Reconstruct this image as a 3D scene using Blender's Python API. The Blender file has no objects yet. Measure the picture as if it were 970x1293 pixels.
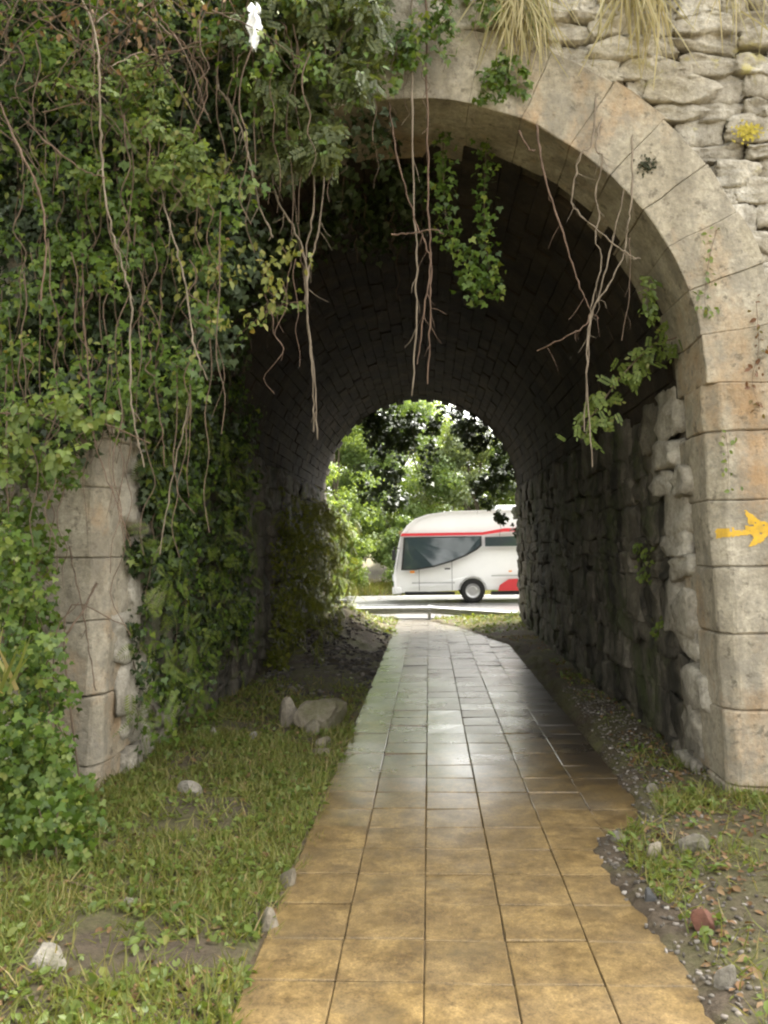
import bpy, bmesh, math, random
import numpy as np
from mathutils import Matrix, Vector

SC = bpy.context.scene
COL = SC.collection
R_ = math.radians
random.seed(7)
RNG = np.random.default_rng(7)

# ------------------------------------------------------------------ camera
W0, H0, F0 = 970.0, 1293.0, 1015.0          # photograph size and focal length in its pixels
EYE = 1.6
ROLL = R_(-0.8)
v = Vector((57 / F0, -43.5 / F0, -1)).normalized()      # where the tunnel axis vanishes
v0 = Matrix.Rotation(ROLL, 3, 'Z') @ v
YAW = math.asin(v0.x)
PITCH = math.asin(-v0.y / math.cos(YAW))
CR = Matrix.Rotation(YAW, 3, 'Z') @ Matrix.Rotation(math.pi / 2 + PITCH, 3, 'X') @ Matrix.Rotation(ROLL, 3, 'Z')
cam = bpy.data.cameras.new('camera')
cam.sensor_fit = 'VERTICAL'; cam.sensor_height = 24.0; cam.lens = 24.0 * F0 / H0
cam.clip_end = 3000; cam.clip_start = 0.05
camo = bpy.data.objects.new('camera', cam); COL.objects.link(camo)
camo.matrix_world = Matrix.Translation((0, 0, EYE)) @ CR.to_4x4()
SC.camera = camo

# ------------------------------------------------------------------ sky, sun, exposure
SUN_EL, SUN_AZ = R_(50), R_(55)               # azimuth clockwise from +Y: beyond the road, a little right
wd = bpy.data.worlds.new('World'); SC.world = wd; wd.use_nodes = True
wn = wd.node_tree; bg = wn.nodes['Background']
sky = wn.nodes.new('ShaderNodeTexSky'); sky.sky_type = 'NISHITA'; sky.sun_disc = False
sky.sun_elevation = SUN_EL; sky.sun_rotation = SUN_AZ
sky.air_density = 1.0; sky.dust_density = 4.0; sky.ozone_density = 1.0
hs = wn.nodes.new('ShaderNodeHueSaturation'); hs.inputs['Saturation'].default_value = 0.1
wn.links.new(sky.outputs[0], hs.inputs['Color']); wt = wn.nodes.new('ShaderNodeMix'); wt.data_type = 'RGBA'; wt.blend_type = 'MULTIPLY'; wt.inputs[0].default_value = 1.0; wt.inputs[7].default_value = (1.0, 0.98, 0.93, 1)
wn.links.new(hs.outputs[0], wt.inputs[6]); wn.links.new(wt.outputs[2], bg.inputs[0])     # white balance of an overcast sky
bg.inputs[1].default_value = 0.15
sun = bpy.data.lights.new('sun', 'SUN'); sun.energy = 2.2; sun.angle = R_(15); sun.color = (1.0, 0.96, 0.9)
suno = bpy.data.objects.new('sun', sun); COL.objects.link(suno)
sd = Vector((math.sin(SUN_AZ) * math.cos(SUN_EL), math.cos(SUN_AZ) * math.cos(SUN_EL), math.sin(SUN_EL)))
suno.rotation_euler = sd.to_track_quat('Z', 'Y').to_euler(); suno.location = (0, -8, 20)
SC.view_settings.view_transform = 'Standard'; SC.view_settings.look = 'None'
SC.view_settings.exposure = 2.85; SC.view_settings.gamma = 1.0
SC.render.engine = 'CYCLES'
SC.cycles.use_denoising = True
SC.cycles.max_bounces = 10; SC.cycles.diffuse_bounces = 6; SC.cycles.glossy_bounces = 4
SC.cycles.transmission_bounces = 6; SC.cycles.transparent_max_bounces = 6
SC.cycles.filter_width = 2.2

# ------------------------------------------------------------------ pixel to place
CRN = np.array(CR)
def rays(px, py):
    c = np.stack([(np.asarray(px, float) - W0 / 2) / F0, -(np.asarray(py, float) - H0 / 2) / F0,
                  -np.ones_like(np.asarray(px, float))], -1)
    return c @ CRN.T
def at_y(px, py, Y):
    d = rays(px, py); t = np.asarray(Y, float) / d[..., 1]
    return d * t[..., None] + np.array([0, 0, EYE])
def at_z(px, py, z=0.0):
    d = rays(px, py); t = (z - EYE) / d[..., 2]
    return d * t[..., None] + np.array([0, 0, EYE])
def to_px(P):
    c = (np.asarray(P) - np.array([0, 0, EYE])) @ CRN
    return np.stack([W0 / 2 + F0 * c[..., 0] / -c[..., 2], H0 / 2 - F0 * c[..., 1] / -c[..., 2]], -1)

# ------------------------------------------------------------------ object helpers
def tag(o, label=None, cat=None, group=None, kind=None):
    if label: o['label'] = label
    if cat: o['category'] = cat
    if group: o['group'] = group
    if kind: o['kind'] = kind
    return o
def link(name, me, mat=None, parent=None):
    if mat is not None and not me.materials: me.materials.append(mat)
    o = bpy.data.objects.new(name, me); COL.objects.link(o)
    if parent is not None: o.parent = parent
    return o
def empty(name, loc=(0, 0, 0)):
    o = bpy.data.objects.new(name, None); COL.objects.link(o)
    o.location = loc; o.empty_display_size = 0.2
    return o
def part(name, me, mat, parent):
    """a part built in world coordinates under an Empty that stands at its base"""
    o = link(name, me, mat, parent)
    p = parent
    off = Vector((0, 0, 0))
    while p is not None:
        off += p.location; p = p.parent
    o.location = -off
    return o
def mesh_np(name, V, faces, smooth=False):
    """V (n,3) and one array of equal-sized faces, or a list of such arrays"""
    me = bpy.data.meshes.new(name)
    if not isinstance(faces, list): faces = [faces]
    faces = [np.asarray(f, dtype=np.int32) for f in faces if len(f)]
    nl = sum(f.size for f in faces); nf = sum(len(f) for f in faces)
    me.vertices.add(len(V)); me.loops.add(nl); me.polygons.add(nf)
    me.vertices.foreach_set('co', np.asarray(V, dtype=np.float32).ravel())
    me.loops.foreach_set('vertex_index', np.concatenate([f.ravel() for f in faces]))
    st = []; a = 0
    for f in faces:
        st.append(a + np.arange(len(f)) * f.shape[1]); a += f.size
    me.polygons.foreach_set('loop_start', np.concatenate(st).astype(np.int32))
    if smooth: me.polygons.foreach_set('use_smooth', np.ones(nf, dtype=bool))
    me.update(calc_edges=True); me.validate()
    return me
def bm_mesh(name, bm, smooth=False):
    bmesh.ops.recalc_face_normals(bm, faces=bm.faces[:])
    me = bpy.data.meshes.new(name); bm.to_mesh(me); bm.free()
    if smooth:
        for p in me.polygons: p.use_smooth = True
    return me
def prism(bm, pts, axis, a, b):
    """extrude a polygon of 2D points along axis from a to b"""
    def mk(p, t):
        return {'x': (t, p[0], p[1]), 'y': (p[0], t, p[1]), 'z': (p[0], p[1], t)}[axis]
    A = [bm.verts.new(mk(p, a)) for p in pts]; B = [bm.verts.new(mk(p, b)) for p in pts]
    n = len(pts); bm.faces.new(A[::-1]); bm.faces.new(B)
    for i in range(n): bm.faces.new((A[i], A[(i + 1) % n], B[(i + 1) % n], B[i]))
    return A + B
def bevel_all(bm, w, seg=1):
    bmesh.ops.recalc_face_normals(bm, faces=bm.faces[:])
    es = [e for e in bm.edges if len(e.link_faces) == 2 and e.calc_face_angle(0) > 0.5]
    bmesh.ops.bevel(bm, geom=es, offset=w, segments=seg, affect='EDGES', profile=0.6)
def box_mesh(name, x0, x1, y0, y1, z0, z1, bev=0.0, seg=1):
    bm = bmesh.new(); prism(bm, [(x0, y0), (x1, y0), (x1, y1), (x0, y1)], 'z', z0, z1)
    if bev: bevel_all(bm, bev, seg)
    return bm_mesh(name, bm)
def tubes(paths, sides=5, knot=False):
    """paths: list of (points (k,3), radius or (r0,r1)); returns V, F(quads)"""
    Vs, Fs, off = [], [], 0
    for P, r in paths:
        P = np.asarray(P, float); k = len(P)
        r0, r1 = r if isinstance(r, tuple) else (r, r)
        rad = np.linspace(r0, r1, k) * (RNG.uniform(.75, 1.3, k) if knot else 1.0)
        T = np.gradient(P, axis=0); T /= np.linalg.norm(T, axis=1)[:, None] + 1e-9
        ref = np.array([0.13, 0.97, 0.2])
        if abs(T.mean(0) @ ref) > 0.8: ref = np.array([1.0, 0.1, 0.1])
        A = np.cross(T, ref); A /= np.linalg.norm(A, axis=1)[:, None] + 1e-9
        B = np.cross(T, A)
        an = np.arange(sides) * 2 * math.pi / sides
        V = P[:, None] + rad[:, None, None] * (np.cos(an)[None, :, None] * A[:, None] + np.sin(an)[None, :, None] * B[:, None])
        idx = off + np.arange(k * sides).reshape(k, sides)
        n = np.roll(idx, -1, 1)
        F = np.stack([idx[:-1], n[:-1], n[1:], idx[1:]], -1).reshape(-1, 4)
        Vs.append(V.reshape(-1, 3)); Fs.append(F); off += k * sides
    return np.concatenate(Vs), np.concatenate(Fs)
def smooth_path(P, n=6, jit=0.0):
    """Catmull-Rom through control points"""
    P = np.asarray(P, float); Q = np.vstack([2 * P[0] - P[1], P, 2 * P[-1] - P[-2]])
    out = []
    for i in range(1, len(Q) - 2):
        for s in np.linspace(0, 1, n, endpoint=False):
            a, b, c, d = Q[i - 1], Q[i], Q[i + 1], Q[i + 2]
            out.append(0.5 * (2 * b + (c - a) * s + (2 * a - 5 * b + 4 * c - d) * s * s + (3 * b - a - 3 * c + d) * s ** 3))
    out.append(P[-1]); out = np.array(out)
    if jit: out[1:-1] += RNG.normal(0, jit, out[1:-1].shape)
    return out

# value noise on the CPU, for terrain and displacement
_perm = RNG.random((64, 64, 64))
def vnoise(P, s=1.0):
    P = np.asarray(P, float) * s; i = np.floor(P).astype(int); f = P - i; f = f * f * (3 - 2 * f)
    r = 0
    for a in (0, 1):
        for b in (0, 1):
            for c in (0, 1):
                w = (f[..., 0] if a else 1 - f[..., 0]) * (f[..., 1] if b else 1 - f[..., 1]) * (f[..., 2] if c else 1 - f[..., 2])
                r = r + w * _perm[(i[..., 0] + a) % 64, (i[..., 1] + b) % 64, (i[..., 2] + c) % 64]
    return r * 2 - 1
def sstep(a, b, x):
    t = np.clip((np.asarray(x, float) - a) / (b - a), 0, 1); return t * t * (3 - 2 * t)

def in_poly(px, py, poly):
    poly = np.asarray(poly, float); ins = np.zeros(len(px), bool); j = len(poly) - 1
    for i in range(len(poly)):
        a, b = poly[i], poly[j]
        c = ((a[1] > py) != (b[1] > py)) & (px < (b[0] - a[0]) * (py - a[1]) / (b[1] - a[1] + 1e-12) + a[0])
        ins ^= c; j = i
    return ins
# ------------------------------------------------------------------ materials
class Mat:
    def __init__(s, name, rough=0.8, spec=0.5):
        s.m = bpy.data.materials.new(name); s.m.use_nodes = True; s.nt = s.m.node_tree
        s.b = s.nt.nodes['Principled BSDF']; s.out = s.nt.nodes['Material Output']
        s.b.inputs['Roughness'].default_value = rough; s.b.inputs['Specular IOR Level'].default_value = spec
        g = s.nt.nodes.new('ShaderNodeNewGeometry'); s.geo = g; s.pos = g.outputs['Position']
    def put(s, sock, val):
        if hasattr(val, 'is_linked') or isinstance(val, bpy.types.NodeSocket): s.nt.links.new(val, sock)
        else: sock.default_value = val
    def noise(s, scale, detail=4, rough=0.6, stretch=None, vec=None):
        n = s.nt.nodes.new('ShaderNodeTexNoise'); n.inputs['Scale'].default_value = scale
        n.inputs['Detail'].default_value = detail; n.inputs['Roughness'].default_value = rough
        vec = vec or s.pos
        if stretch:
            mp = s.nt.nodes.new('ShaderNodeMapping'); mp.inputs['Scale'].default_value = stretch
            s.nt.links.new(vec, mp.inputs[0]); vec = mp.outputs[0]
        s.nt.links.new(vec, n.inputs['Vector']); return n.outputs['Fac']
    def voro(s, scale, feature='F1'):
        n = s.nt.nodes.new('ShaderNodeTexVoronoi'); n.inputs['Scale'].default_value = scale; n.feature = feature
        s.nt.links.new(s.pos, n.inputs['Vector']); return n.outputs['Distance']
    def ramp(s, fac, stops):
        r = s.nt.nodes.new('ShaderNodeValToRGB'); e = r.color_ramp.elements
        while len(e) < len(stops): e.new(0.5)
        for el, (p, c) in zip(e, stops):
            el.position = p; el.color = (*c, 1) if isinstance(c, tuple) else (c, c, c, 1)
        s.nt.links.new(fac, r.inputs[0]); return r.outputs[0]
    def mix(s, fac, a, b, blend='MIX'):
        n = s.nt.nodes.new('ShaderNodeMix'); n.data_type = 'RGBA'; n.blend_type = blend
        s.put(n.inputs[0], fac)
        for k, c in ((6, a), (7, b)):
            s.put(n.inputs[k], (*c, 1) if isinstance(c, tuple) else c)
        return n.outputs[2]
    def math(s, op, a, b=None):
        n = s.nt.nodes.new('ShaderNodeMath'); n.operation = op
        s.put(n.inputs[0], a)
        if b is not None: s.put(n.inputs[1], b)
        return n.outputs[0]
    def sep(s, axis):
        n = s.nt.nodes.new('ShaderNodeSeparateXYZ'); s.nt.links.new(s.pos, n.inputs[0]); return n.outputs[axis]
    def objrand(s):
        return s.nt.nodes.new('ShaderNodeObjectInfo').outputs['Random']
    def color(s, c): s.put(s.b.inputs['Base Color'], (*c, 1) if isinstance(c, tuple) else c); return s
    def rough(s, r): s.put(s.b.inputs['Roughness'], r); return s
    def bump(s, h, strength=0.5, dist=0.01):
        n = s.nt.nodes.new('ShaderNodeBump'); n.inputs['Strength'].default_value = strength; n.inputs['Distance'].default_value = dist
        s.nt.links.new(h, n.inputs['Height']); 
        old = s.b.inputs['Normal'].links
        if old: s.nt.links.new(old[0].from_socket, n.inputs['Normal'])
        s.nt.links.new(n.outputs[0], s.b.inputs['Normal']); return s

def stone_mat(name, c0, c1, c2, dark, dark_amt, rough=0.9, lichen=None, moss=None, bump=1.0, rust=None):
    m = Mat(name, rough, 0.3)
    base = m.ramp(m.noise(2.3, 6), [(0.32, c0), (0.5, c1), (0.68, c2)])
    base = m.mix(m.ramp(m.objrand(), [(0, 0.0), (1, 0.35)]), base, m.ramp(m.objrand(), [(0, c0), (0.5, c2), (1, c1)]))
    grain = m.ramp(m.noise(34, 5, 0.75), [(0.33, 0.58), (0.62, 1.12)])
    base = m.mix(0.8, base, grain, 'MULTIPLY')
    st = m.ramp(m.noise(1.6, 5, 0.65, (1.6, 1.6, 0.45)), [(0.5 - dark_amt * 0.06, 0.0), (0.66 - dark_amt * 0.06, dark_amt)])
    base = m.mix(st, base, dark)
    if rust:
        base = m.mix(m.ramp(m.noise(1.1, 6, 0.7, (1, 1, .6)), [(0.50, 0.0), (0.64, 0.55)]), base, rust)
        base = m.mix(m.ramp(m.noise(5.2, 6, 0.75), [(0.48, 0.0), (0.62, 0.6)]), base, (0.21, 0.19, 0.155))
        base = m.mix(m.ramp(m.noise(13, 5, 0.7), [(0.57, 0.0), (0.66, 0.65)]), base, (0.095, 0.08, 0.058))
    if lichen:
        base = m.mix(m.ramp(m.noise(3.1, 5, 0.7), [(0.6, 0.0), (0.7, 0.75)]), base, lichen)
    if moss:
        base = m.mix(m.ramp(m.noise(1.9, 6, 0.7), [(0.5, 0.0), (0.66, 0.8)]), base, moss)
    m.color(base)
    m.bump(m.noise(7, 7, 0.7), 0.8 * bump, 0.06); m.bump(m.noise(70, 3, 0.6), 0.6 * bump, 0.008); m.bump(m.ramp(m.voro(22), [(0.05, 0.0), (0.3, 1.0)]), 0.25 * bump, 0.012)
    return m.m
ASHLAR = stone_mat('ashlar_limestone', (0.30, 0.26, 0.19), (0.40, 0.355, 0.27), (0.50, 0.45, 0.36), (0.13, 0.11, 0.08), 0.6, bump=0.6, rust=(0.42, 0.24, 0.10))
RUBBLE = stone_mat('rubble_limestone', (0.40, 0.35, 0.26), (0.55, 0.50, 0.41), (0.66, 0.62, 0.54), (0.15, 0.13, 0.10), 0.65, lichen=(0.46, 0.40, 0.12))
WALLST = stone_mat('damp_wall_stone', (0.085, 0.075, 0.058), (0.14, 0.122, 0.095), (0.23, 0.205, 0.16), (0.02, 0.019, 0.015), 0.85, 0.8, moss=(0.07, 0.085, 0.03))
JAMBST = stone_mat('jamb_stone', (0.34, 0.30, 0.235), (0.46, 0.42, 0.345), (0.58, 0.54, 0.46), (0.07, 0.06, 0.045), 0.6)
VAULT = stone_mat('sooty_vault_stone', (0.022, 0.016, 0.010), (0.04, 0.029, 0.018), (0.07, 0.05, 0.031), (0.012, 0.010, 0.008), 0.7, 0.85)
MORTAR = stone_mat('old_mortar', (0.10, 0.085, 0.065), (0.16, 0.135, 0.10), (0.22, 0.19, 0.15), (0.04, 0.035, 0.03), 0.6)
PALEMORTAR = stone_mat('pale_lime_mortar', (0.17, 0.145, 0.105), (0.25, 0.215, 0.16), (0.33, 0.29, 0.23), (0.07, 0.06, 0.045), 0.6)
ROCKM = stone_mat('loose_rock', (0.18, 0.155, 0.11), (0.25, 0.215, 0.16), (0.32, 0.285, 0.23), (0.09, 0.075, 0.05), 0.5, moss=(0.08, 0.085, 0.03))
PALEROCK = stone_mat('pale_rock', (0.19, 0.17, 0.135), (0.27, 0.245, 0.205), (0.36, 0.335, 0.29), (0.11, 0.095, 0.07), 0.6, moss=(0.12, 0.12, 0.05))

def leaf_mat(name, stops, rough=0.45, trans=0.35, tcol=1.6):
    m = Mat(name, rough, 0.4)
    c = m.ramp(m.geo.outputs['Random Per Island'], stops)
    c = m.mix(m.ramp(m.noise(1.3, 3), [(0.3, 0.0), (0.7, 0.5)]), c, stops[len(stops) // 2][1])
    m.color(c)
    t = m.nt.nodes.new('ShaderNodeBsdfTranslucent')
    b = m.mix(1.0, c, (min(tcol, 1.7), min(tcol, 1.7) * 0.95, 0.6), 'MULTIPLY')
    m.nt.links.new(b, t.inputs[0])
    s = m.nt.nodes.new('ShaderNodeMixShader'); s.inputs[0].default_value = trans
    m.nt.links.new(m.b.outputs[0], s.inputs[1]); m.nt.links.new(t.outputs[0], s.inputs[2])
    m.nt.links.new(s.outputs[0], m.out.inputs[0])
    return m.m
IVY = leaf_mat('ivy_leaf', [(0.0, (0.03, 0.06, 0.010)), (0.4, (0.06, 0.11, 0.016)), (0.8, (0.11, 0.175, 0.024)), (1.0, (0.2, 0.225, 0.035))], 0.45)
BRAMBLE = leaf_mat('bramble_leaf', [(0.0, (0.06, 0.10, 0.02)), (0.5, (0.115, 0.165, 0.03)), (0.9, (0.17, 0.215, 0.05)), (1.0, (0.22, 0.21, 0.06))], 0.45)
SHADEIVY = leaf_mat('shaded_ivy_leaf', [(0.0, (0.018, 0.03, 0.010)), (0.5, (0.03, 0.05, 0.014)), (1.0, (0.05, 0.075, 0.02))], 0.5, 0.07)  # darkened ivy: shade among leaves and silhouettes put into the colour
SHRUBM = leaf_mat('olive_shrub_leaf', [(0.0, (0.05, 0.065, 0.022)), (0.5, (0.085, 0.105, 0.035)), (1.0, (0.14, 0.155, 0.05))], 0.5)
YELLOWLEAF = leaf_mat('yellowing_leaf', [(0.0, (0.10, 0.14, 0.03)), (0.5, (0.18, 0.2, 0.045)), (0.9, (0.25, 0.23, 0.06)), (1.0, (0.22, 0.12, 0.06))], 0.5)
FERN = leaf_mat('fern_leaf', [(0.0, (0.07, 0.11, 0.018)), (0.5, (0.12, 0.165, 0.025)), (1.0, (0.18, 0.21, 0.04))], 0.5)
WALLFERN = leaf_mat('mossy_fern_leaf', [(0.0, (0.07, 0.09, 0.014)), (0.5, (0.13, 0.15, 0.02)), (1.0, (0.2, 0.2, 0.035))], 0.5)
GRASSM = leaf_mat('grass_blade', [(0.0, (0.07, 0.09, 0.018)), (0.45, (0.13, 0.155, 0.03)), (0.75, (0.2, 0.205, 0.05)), (0.9, (0.3, 0.26, 0.11)), (1.0, (0.34, 0.25, 0.14))], 0.55)
DRYGRASS = leaf_mat('dry_grass', [(0.0, (0.22, 0.2, 0.08)), (0.6, (0.36, 0.31, 0.16)), (1.0, (0.45, 0.38, 0.22))], 0.6)
TREEA = leaf_mat('light_tree_leaf', [(0.0, (0.09, 0.14, 0.035)), (0.5, (0.155, 0.215, 0.06)), (1.0, (0.24, 0.30, 0.10))], 0.45, 0.5)
TREEB = leaf_mat('mid_tree_leaf', [(0.0, (0.06, 0.10, 0.028)), (0.5, (0.105, 0.16, 0.045)), (1.0, (0.17, 0.225, 0.075))], 0.45, 0.45)
TREEC = leaf_mat('grey_green_tree_leaf', [(0.0, (0.08, 0.105, 0.05)), (0.5, (0.125, 0.16, 0.075)), (1.0, (0.19, 0.225, 0.11))], 0.5, 0.45)
LITTER = leaf_mat('fallen_leaf', [(0.0, (0.10, 0.055, 0.025)), (0.5, (0.18, 0.10, 0.045)), (1.0, (0.27, 0.19, 0.10))], 0.7, 0.15)
RUSTLEAF = leaf_mat('rusty_leaf', [(0.0, (0.10, 0.05, 0.03)), (0.6, (0.18, 0.09, 0.05)), (1.0, (0.12, 0.13, 0.04))], 0.5)

def bark(name, c0, c1):
    m = Mat(name, 0.85, 0.25); m.color(m.ramp(m.noise(30, 4, 0.6, (1, 1, 0.25)), [(0.3, c0), (0.7, c1)]))
    m.bump(m.noise(60, 3), 0.5, 0.004); return m.m
VINE = bark('pale_vine_bark', (0.10, 0.078, 0.055), (0.27, 0.22, 0.165))
REDVINE = bark('reddish_vine_bark', (0.075, 0.048, 0.034), (0.18, 0.12, 0.085))
TWIG = bark('dark_twig_bark', (0.07, 0.05, 0.035), (0.17, 0.12, 0.085))
TRUNK = bark('tree_bark', (0.06, 0.05, 0.035), (0.17, 0.14, 0.10))

def flat(name, c, rough=0.5, spec=0.5, metal=0.0, var=0.12, scale=6.0, bump=0.0):
    m = Mat(name, rough, spec); m.b.inputs['Metallic'].default_value = metal
    m.color(m.mix(1.0, c, m.ramp(m.noise(scale, 5), [(0.3, 1 - var), (0.7, 1 + var)]), 'MULTIPLY'))
    if bump: m.bump(m.noise(scale * 8, 3), bump, 0.004)
    return m.m

# paving: yellow-stained outside, grey wet concrete under the vault
m = Mat('wet_paving_slab', 0.4, 0.55)
n1 = m.noise(1.1, 6, 0.65)
yel = m.ramp(m.noise(5.5, 6, 0.7), [(0.28, (0.085, 0.05, 0.016)), (0.5, (0.20, 0.13, 0.046)), (0.72, (0.37, 0.25, 0.095))])
gry = m.ramp(m.noise(4.0, 6, 0.7), [(0.3, (0.13, 0.115, 0.095)), (0.55, (0.22, 0.2, 0.165)), (0.75, (0.30, 0.28, 0.24))])
yy = m.math('ADD', m.math('MULTIPLY', m.math('SUBTRACT', m.sep(1), 5.6), 0.28), m.math('MULTIPLY', m.math('SUBTRACT', n1, 0.5), 3.6))
base = m.mix(m.ramp(yy, [(0.0, 0.08), (1.0, 0.95)]), yel, gry)
base = m.mix(m.ramp(m.objrand(), [(0, 0.0), (1, 0.28)]), base, (0.16, 0.115, 0.06))
base = m.mix(0.9, base, m.ramp(m.noise(120, 3, 0.7), [(0.3, 0.5), (0.68, 1.25)]), 'MULTIPLY')
base = m.mix(0.8, base, m.ramp(m.noise(26, 5, 0.7), [(0.32, 0.6), (0.66, 1.2)]), 'MULTIPLY')
base = m.mix(m.ramp(m.noise(2.4, 5, 0.6), [(0.56, 0.0), (0.7, 0.65)]), base, (0.10, 0.075, 0.04))
# mud washed over the right-hand edge of the paving
xm = m.math('ADD', m.math('MULTIPLY', m.math('SUBTRACT', m.sep(0), 0.8), 1.6), m.math('MULTIPLY', m.math('SUBTRACT', m.noise(2.8, 5), 0.5), 3.0))
mud = m.math('MULTIPLY', m.ramp(xm, [(0.1, 0.0), (0.5, 0.85)]), m.ramp(m.math('MULTIPLY', m.math('SUBTRACT', m.sep(1), 4.6), 0.7), [(0.0, 0.0), (1.0, 1.0)]))
base = m.mix(mud, base, (0.035, 0.028, 0.022))
m.color(base)
wet = m.ramp(m.math('MULTIPLY', m.math('SUBTRACT', m.sep(1), 4.0), 0.45), [(0.0, 0.0), (1.0, 1.0)])
m.rough(m.mix(wet, m.ramp(m.noise(3.0, 5, 0.6), [(0.35, 0.34), (0.65, 0.58)]), m.ramp(m.noise(2.0, 5, 0.6), [(0.35, 0.24), (0.65, 0.36)])))
m.nt.links.new(m.math('MULTIPLY', wet, m.math('SUBTRACT', 1.0, m.math('MULTIPLY', mud, 0.75))), m.b.inputs['Coat Weight']); m.b.inputs['Coat Roughness'].default_value = 0.2; m.b.inputs['Coat IOR'].default_value = 1.5
m.bump(m.noise(150, 3, 0.7), 0.22, 0.002); m.bump(m.noise(9, 4), 0.15, 0.004)
SLAB = m.m

m = Mat('soil', 0.9, 0.3)
m.color(m.mix(m.ramp(m.noise(1.7, 6, 0.65), [(0.42, 0.0), (0.62, 1.0)]),
              m.ramp(m.noise(30, 5, 0.7), [(0.3, (0.05, 0.038, 0.026)), (0.7, (0.13, 0.10, 0.07))]),
              m.ramp(m.noise(45, 5, 0.7), [(0.3, (0.07, 0.075, 0.025)), (0.7, (0.16, 0.14, 0.07))])))
m.bump(m.noise(25, 6, 0.7), 0.9, 0.03)
SOIL = m.m
m = Mat('bank_earth', 0.95, 0.2)
m.color(m.ramp(m.noise(2.2, 6, 0.7), [(0.3, (0.04, 0.045, 0.02)), (0.7, (0.09, 0.10, 0.04))])); m.bump(m.noise(6, 6, 0.7), 1.0, 0.1)
EARTH = m.m
m = Mat('wet_asphalt', 0.35, 0.6)
m.color(m.ramp(m.noise(3, 6, 0.7), [(0.3, (0.10, 0.10, 0.10)), (0.7, (0.17, 0.165, 0.16))])); m.bump(m.noise(180, 2), 0.3, 0.003)
m.rough(m.ramp(m.noise(1.2, 4), [(0.3, 0.25), (0.7, 0.45)]))
ASPHALT = m.m
WHITEPAINT = flat('road_white_paint', (0.75, 0.75, 0.73), 0.6, var=0.1)
YELLOWPAINT = Mat('yellow_wall_paint', 0.7, 0.3)
YELLOWPAINT.color(YELLOWPAINT.ramp(YELLOWPAINT.noise(30, 5), [(0.3, (0.46, 0.29, 0.05)), (0.7, (0.66, 0.40, 0.03))])); YELLOWPAINT = YELLOWPAINT.m
STEEL = flat('galvanised_steel', (0.40, 0.41, 0.40), 0.5, 0.5, 0.3, 0.15, 10)
BUSWHITE = flat('white_vehicle_paint', (0.82, 0.82, 0.82), 0.22, 0.5, var=0.02)
BUSRED = flat('red_vehicle_paint', (0.55, 0.04, 0.05), 0.3, var=0.05)
BUSGLASS = flat('tinted_vehicle_glass', (0.035, 0.05, 0.055), 0.06, 0.8, var=0.1)
BLACK = flat('black_rubber', (0.02, 0.02, 0.02), 0.7, 0.3)
RIM = flat('wheel_rim_grey', (0.45, 0.45, 0.46), 0.35, 0.5, 0.6)
LAMP = flat('clear_lamp_lens', (0.7, 0.72, 0.74), 0.1, 0.8)
AMBER = flat('amber_lamp_lens', (0.7, 0.25, 0.03), 0.2)
PLASTIC = flat('white_plastic_film', (0.85, 0.86, 0.88), 0.35, 0.5, var=0.06, scale=40)
HOLE = flat('mossy_hole_shade', (0.03, 0.035, 0.015), 0.95, var=0.4, scale=60)  # moss colour, with the shade of the hole put into it

# ------------------------------------------------------------------ geometry of the place
YF = 5.1                                     # front face of the portal
YB = 16.1                                    # far face
CX, CZ, RI, RO = -0.16, 2.6, 1.91, 2.40     # arch centre, intrados and extrados radii
WR, WL = CX + RI, CX - RI
TOPZ = 6.3
S = 0.328                                    # slab pitch
PX = -0.045                                  # the paving lies a little left of the axis

# right-hand ragged edge of the paving (x as a function of distance)
edge_px = [(905, 1330), (895, 1293), (855, 1215), (800, 1150), (765, 1100), (752, 1062), (805, 1040), (800, 1010), (770, 960), (735, 905), (700, 860), (668, 822)]
EP = np.array([at_z(a, b)[:2] for a, b in edge_px])
EP = np.vstack([[1.05, 0.0], EP[np.argsort(EP[:, 1])], [0.55, 16.0], [0.03, 17.1], [0.0, 40]])
def right_edge(y): return np.interp(y, EP[:, 1], EP[:, 0])

def ground_h(x, y):
    x, y = np.broadcast_arrays(np.asarray(x, float), np.asarray(y, float))
    P = np.stack([x, y, np.zeros_like(x)], -1)
    n1, n2, n3 = vnoise(P, 1.3), vnoise(P + 9.3, 4.0), vnoise(P + 31.7, 11.0)
    z = np.full(x.shape, -0.06)
    le = -2 * S + 0.05 + PX + .025 * n2 + .02 * n1
    left = sstep(0, 0.10, le - x + 0.03 * n3)
    rise = np.clip(le - x, 0, 3)
    z = z + left * (0.066 + 0.05 * rise + 0.03 * n1 + 0.022 * n2 + 0.012 * n3)
    mound = np.exp(-((y - 14.6) / 2.4) ** 2) * sstep(0.1, 1.0, le - x) * 0.42
    z = z + mound * (1 + 0.25 * n2)
    re = right_edge(y) - .07 + 0.05 * n2 + 0.05 * n3 + .03 * vnoise(P + 3.3, 24.0)
    right = sstep(-0.02, 0.10, x - re)
    z = z + right * (0.085 + 0.04 * np.clip(x - re, 0, 3) + 0.02 * n1 + 0.02 * n2 + 0.012 * n3)
    # banks rise on both sides in front of the portal
    z = z + sstep(2.3, 5.5, -x) * sstep(6, 3, y) * 1.1 + sstep(2.6, 6, x) * sstep(6, 3, y) * 0.8
    # road bed and the rising bank beyond it
    rd = sstep(17.75, 18.1, y)
    z = z * (1 - rd) + rd * (-0.06)
    bk = sstep(26.6, 27.4, y)
    z = z + bk * (0.10 + 0.03 * n2) + sstep(28.5, 46, y) * (1.0 + 0.3 * n1) + sstep(60, 400, y) * 10
    return z

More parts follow.
